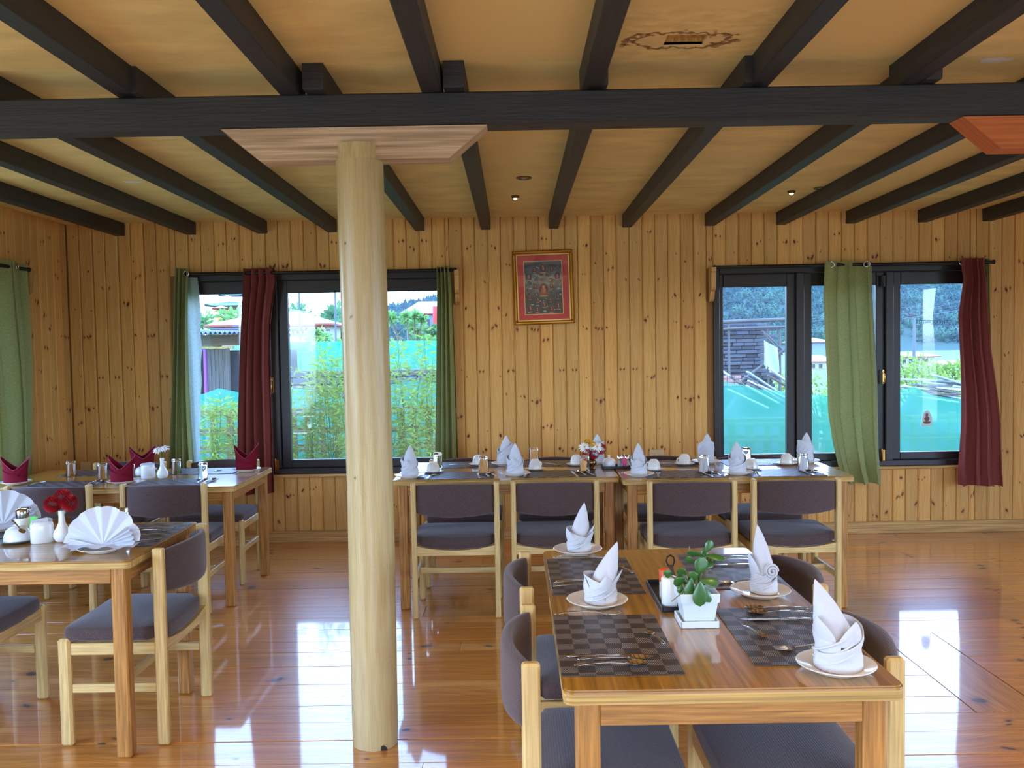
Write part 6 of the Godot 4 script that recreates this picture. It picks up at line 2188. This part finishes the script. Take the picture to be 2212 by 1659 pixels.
	for k in 5:
		b = B.new()
		var w: float = [0.16, 0.21, 0.26, 0.19, 0.31][k]
		b.box(Vector3.ZERO, Vector3(w, 0.05, 0.2), 0.008)
		sl.append([b.mesh(), w])
	for j in 33:
		var x := 2.5
		while x < 3.72:
			var k := r.randi() % 5
			obj(sl[k][0], "slate", M.slate_dark if r.randf() < 0.5 else M.slate_mid, tw, Vector3(x + sl[k][1] / 2, -0.05 + j * 0.056, -0.02 + r.randf_range(-0.025, 0.03)))
			x += sl[k][1] + 0.006
	var sc := thing("scaffold", "rough pole scaffold before the slate wall", "scaffold", Vector3(0, 0, -12.7))
	for a: Array in [[Vector3(2.7, 1.78, 0), Vector3(4.2, 1.82, 0.05), 0.026], [Vector3(2.7, 1.68, 0.04), Vector3(4.1, 1.71, 0.04), 0.018], [Vector3(3.15, -0.3, 0), Vector3(3.13, 1.8, 0), 0.018], [Vector3(3.88, -0.3, 0), Vector3(3.87, 1.72, 0), 0.022], [Vector3(3.17, 0.85, 0.08), Vector3(4.1, 1.5, 0.08), 0.022], [Vector3(3.72, -0.3, -0.05), Vector3(3.72, 1.8, -0.05), 0.016], [Vector3(3.6, 1.66, 0.05), Vector3(3.9, 1.37, 0.05), 0.012], [Vector3(3.62, 1.62, 0.05), Vector3(3.9, 1.3, 0.05), 0.012]]:
		b = B.new()
		b.tube([a[0], (a[0] + a[1]) / 2 + Vector3(0, 0.008, 0), a[1]], a[2], 8)
		obj(b, "pole", M.grey_wood, sc)
	b = B.new()
	b.grid(func(u: float, w: float) -> Vector3:
		return Vector3(lerpf(3.6, lerpf(3.82, 3.8, w), u), lerpf(lerpf(1.16, 1.05, u), lerpf(1.52, 1.4, u), w), -12.55 + 0.015 * sin(u * 7.0 + w * 3.0)), 12, 10)
	tag(obj(b, "white_sheet", M.sheet_white), "white sheet hung on the scaffold beside the slate wall", "sheet")
	var bp := thing("brick_stack", "few stacked bricks at the slate wall's foot", "bricks", Vector3(3.05, 0.9, -12.3))
	for j in 3:
		for k in 3:
			b = B.new()
			b.box(Vector3(-0.1 + k * 0.1, j * 0.052, 0), Vector3(0.092, 0.045, 0.08), 0.006)
			obj(b, "brick", M.brick_red, bp)
	b = B.new()
	b.box(Vector3(0.0, -0.62, 0), Vector3(0.34, 1.15, 0.2), 0.01)
	obj(b, "plinth", M.slate_mid, bp)
	# board piles that show above the net
	for a: Array in [["board_pile", "heap of pale split boards above the net, under the white sheet", 2.95, 0.72, -10.9, 15, 0.55, -0.55], ["board_pile", "heap of grey boards above the net near the maroon curtain", 4.95, 0.72, -10.4, 14, 0.8, -0.16]]:
		var t := thing(a[0], a[1], "boards", Vector3(a[2], a[3], a[4]))
		b = B.new()
		b.lathe([Vector2(0.0, -1.1), Vector2(0.55, -1.1), Vector2(0.5, -0.2), Vector2(0.3, 0.08), Vector2(0, 0.14)], 14, Transform3D(Basis(), Vector3(0.15, 0, -0.2)), 1.0, 0.5)
		obj(b, "heap_core", M.slate_mid, t)
		for k in a[5]:
			b = B.new()
			b.grain = 0
			b.box(Vector3.ZERO, Vector3(a[6] * r.randf_range(0.7, 1.1), 0.022, 0.1), 0.005, Transform3D(Basis(Vector3(0, 0, 1), a[7] + r.randf_range(-0.16, 0.16)) * Basis(Vector3.UP, r.randf_range(-0.4, 0.4)), Vector3(r.randf_range(-0.12, 0.5), 0.1 + 0.012 * k + r.randf_range(-0.03, 0.03), 0.1 - k * 0.02)))
			obj(b, "board", [M.roof_white, M.grey_wood, M.sheet_white, M.weathered_wood][r.randi() % 4], t)
	# lamp pole and wires
	var lp := thing("lamp_pole", "tall street lamp pole outside the right window", "lamp pole", Vector3(13.75, -0.6, -30))
	b = B.new()
	b.tube([Vector3(0, 0, 0), Vector3(0.02, 2.82, 0)], [0.07, 0.045], 10)
	obj(b, "pole", M.metal_grey, lp)
	b = B.new()
	b.tube([Vector3(0.02, 2.75, 0), Vector3(-0.1, 2.86, 0), Vector3(-0.3, 2.98, 0)], 0.022, 6)
	obj(b, "arm", M.metal_grey, lp)
	b = B.new()
	b.box(Vector3(-0.1, 2.92, 0), Vector3(0.16, 0.12, 0.1), 0.02)
	obj(b, "lamp_head", M.house_dark, lp)
	for k in 5:
		b = B.new()
		var y0: float = [2.2, 2.42, 2.05, 2.6, 1.98][k]
		var y1: float = [2.75, 2.6, 2.42, 2.72, 2.35][k]
		var wz := -30.6 - 0.7 * k
		b.tube([Vector3(10.5, y0 - 0.25, wz), Vector3(13.0, lerpf(y0, y1, 0.1), wz), Vector3(15.5, y1, wz), Vector3(19, y1 + 0.5, wz)], 0.007, 5)
		tag(obj(b, "overhead_wire", M.metal_grey), "overhead wire crossing the right window's right pane, %s of five" % ["second highest", "middle", "fourth", "highest", "lowest"][k], "wire", "overhead wires")
	# thin masts seen through the left window
	for a: Array in [[-4.93, -20.0, 2.8, "thin grey mast before the carved house, middle pane"], [-3.9, -19.0, 3.0, "thin leaning mast near the log post"]]:
		b = B.new()
		b.tube([Vector3(0, 0, 0), Vector3(0.03, a[2] + 0.4, 0)], 0.022, 6)
		tag(obj(b, "mast", M.metal_grey, null, Vector3(a[0], -0.4, a[1])), a[3], "mast", "thin masts")
	var fl := thing("prayer_flag", "red prayer flag beside the narrow green curtain, far outside", "flag", Vector3(-2.55, 0, -30))
	b = B.new()
	b.tube([Vector3(0, -0.4, 0), Vector3(0, 3.0, 0)], 0.02, 6)
	obj(b, "pole", M.metal_grey, fl)
	b = B.new()
	b.grid(func(u: float, w: float) -> Vector3: return Vector3(-0.22 * u, lerpf(1.9, 2.9, w), 0.04 * sin(u * 5.0 + w * 6.0)), 6, 12)
	obj(b, "cloth", M.flag_red, fl)
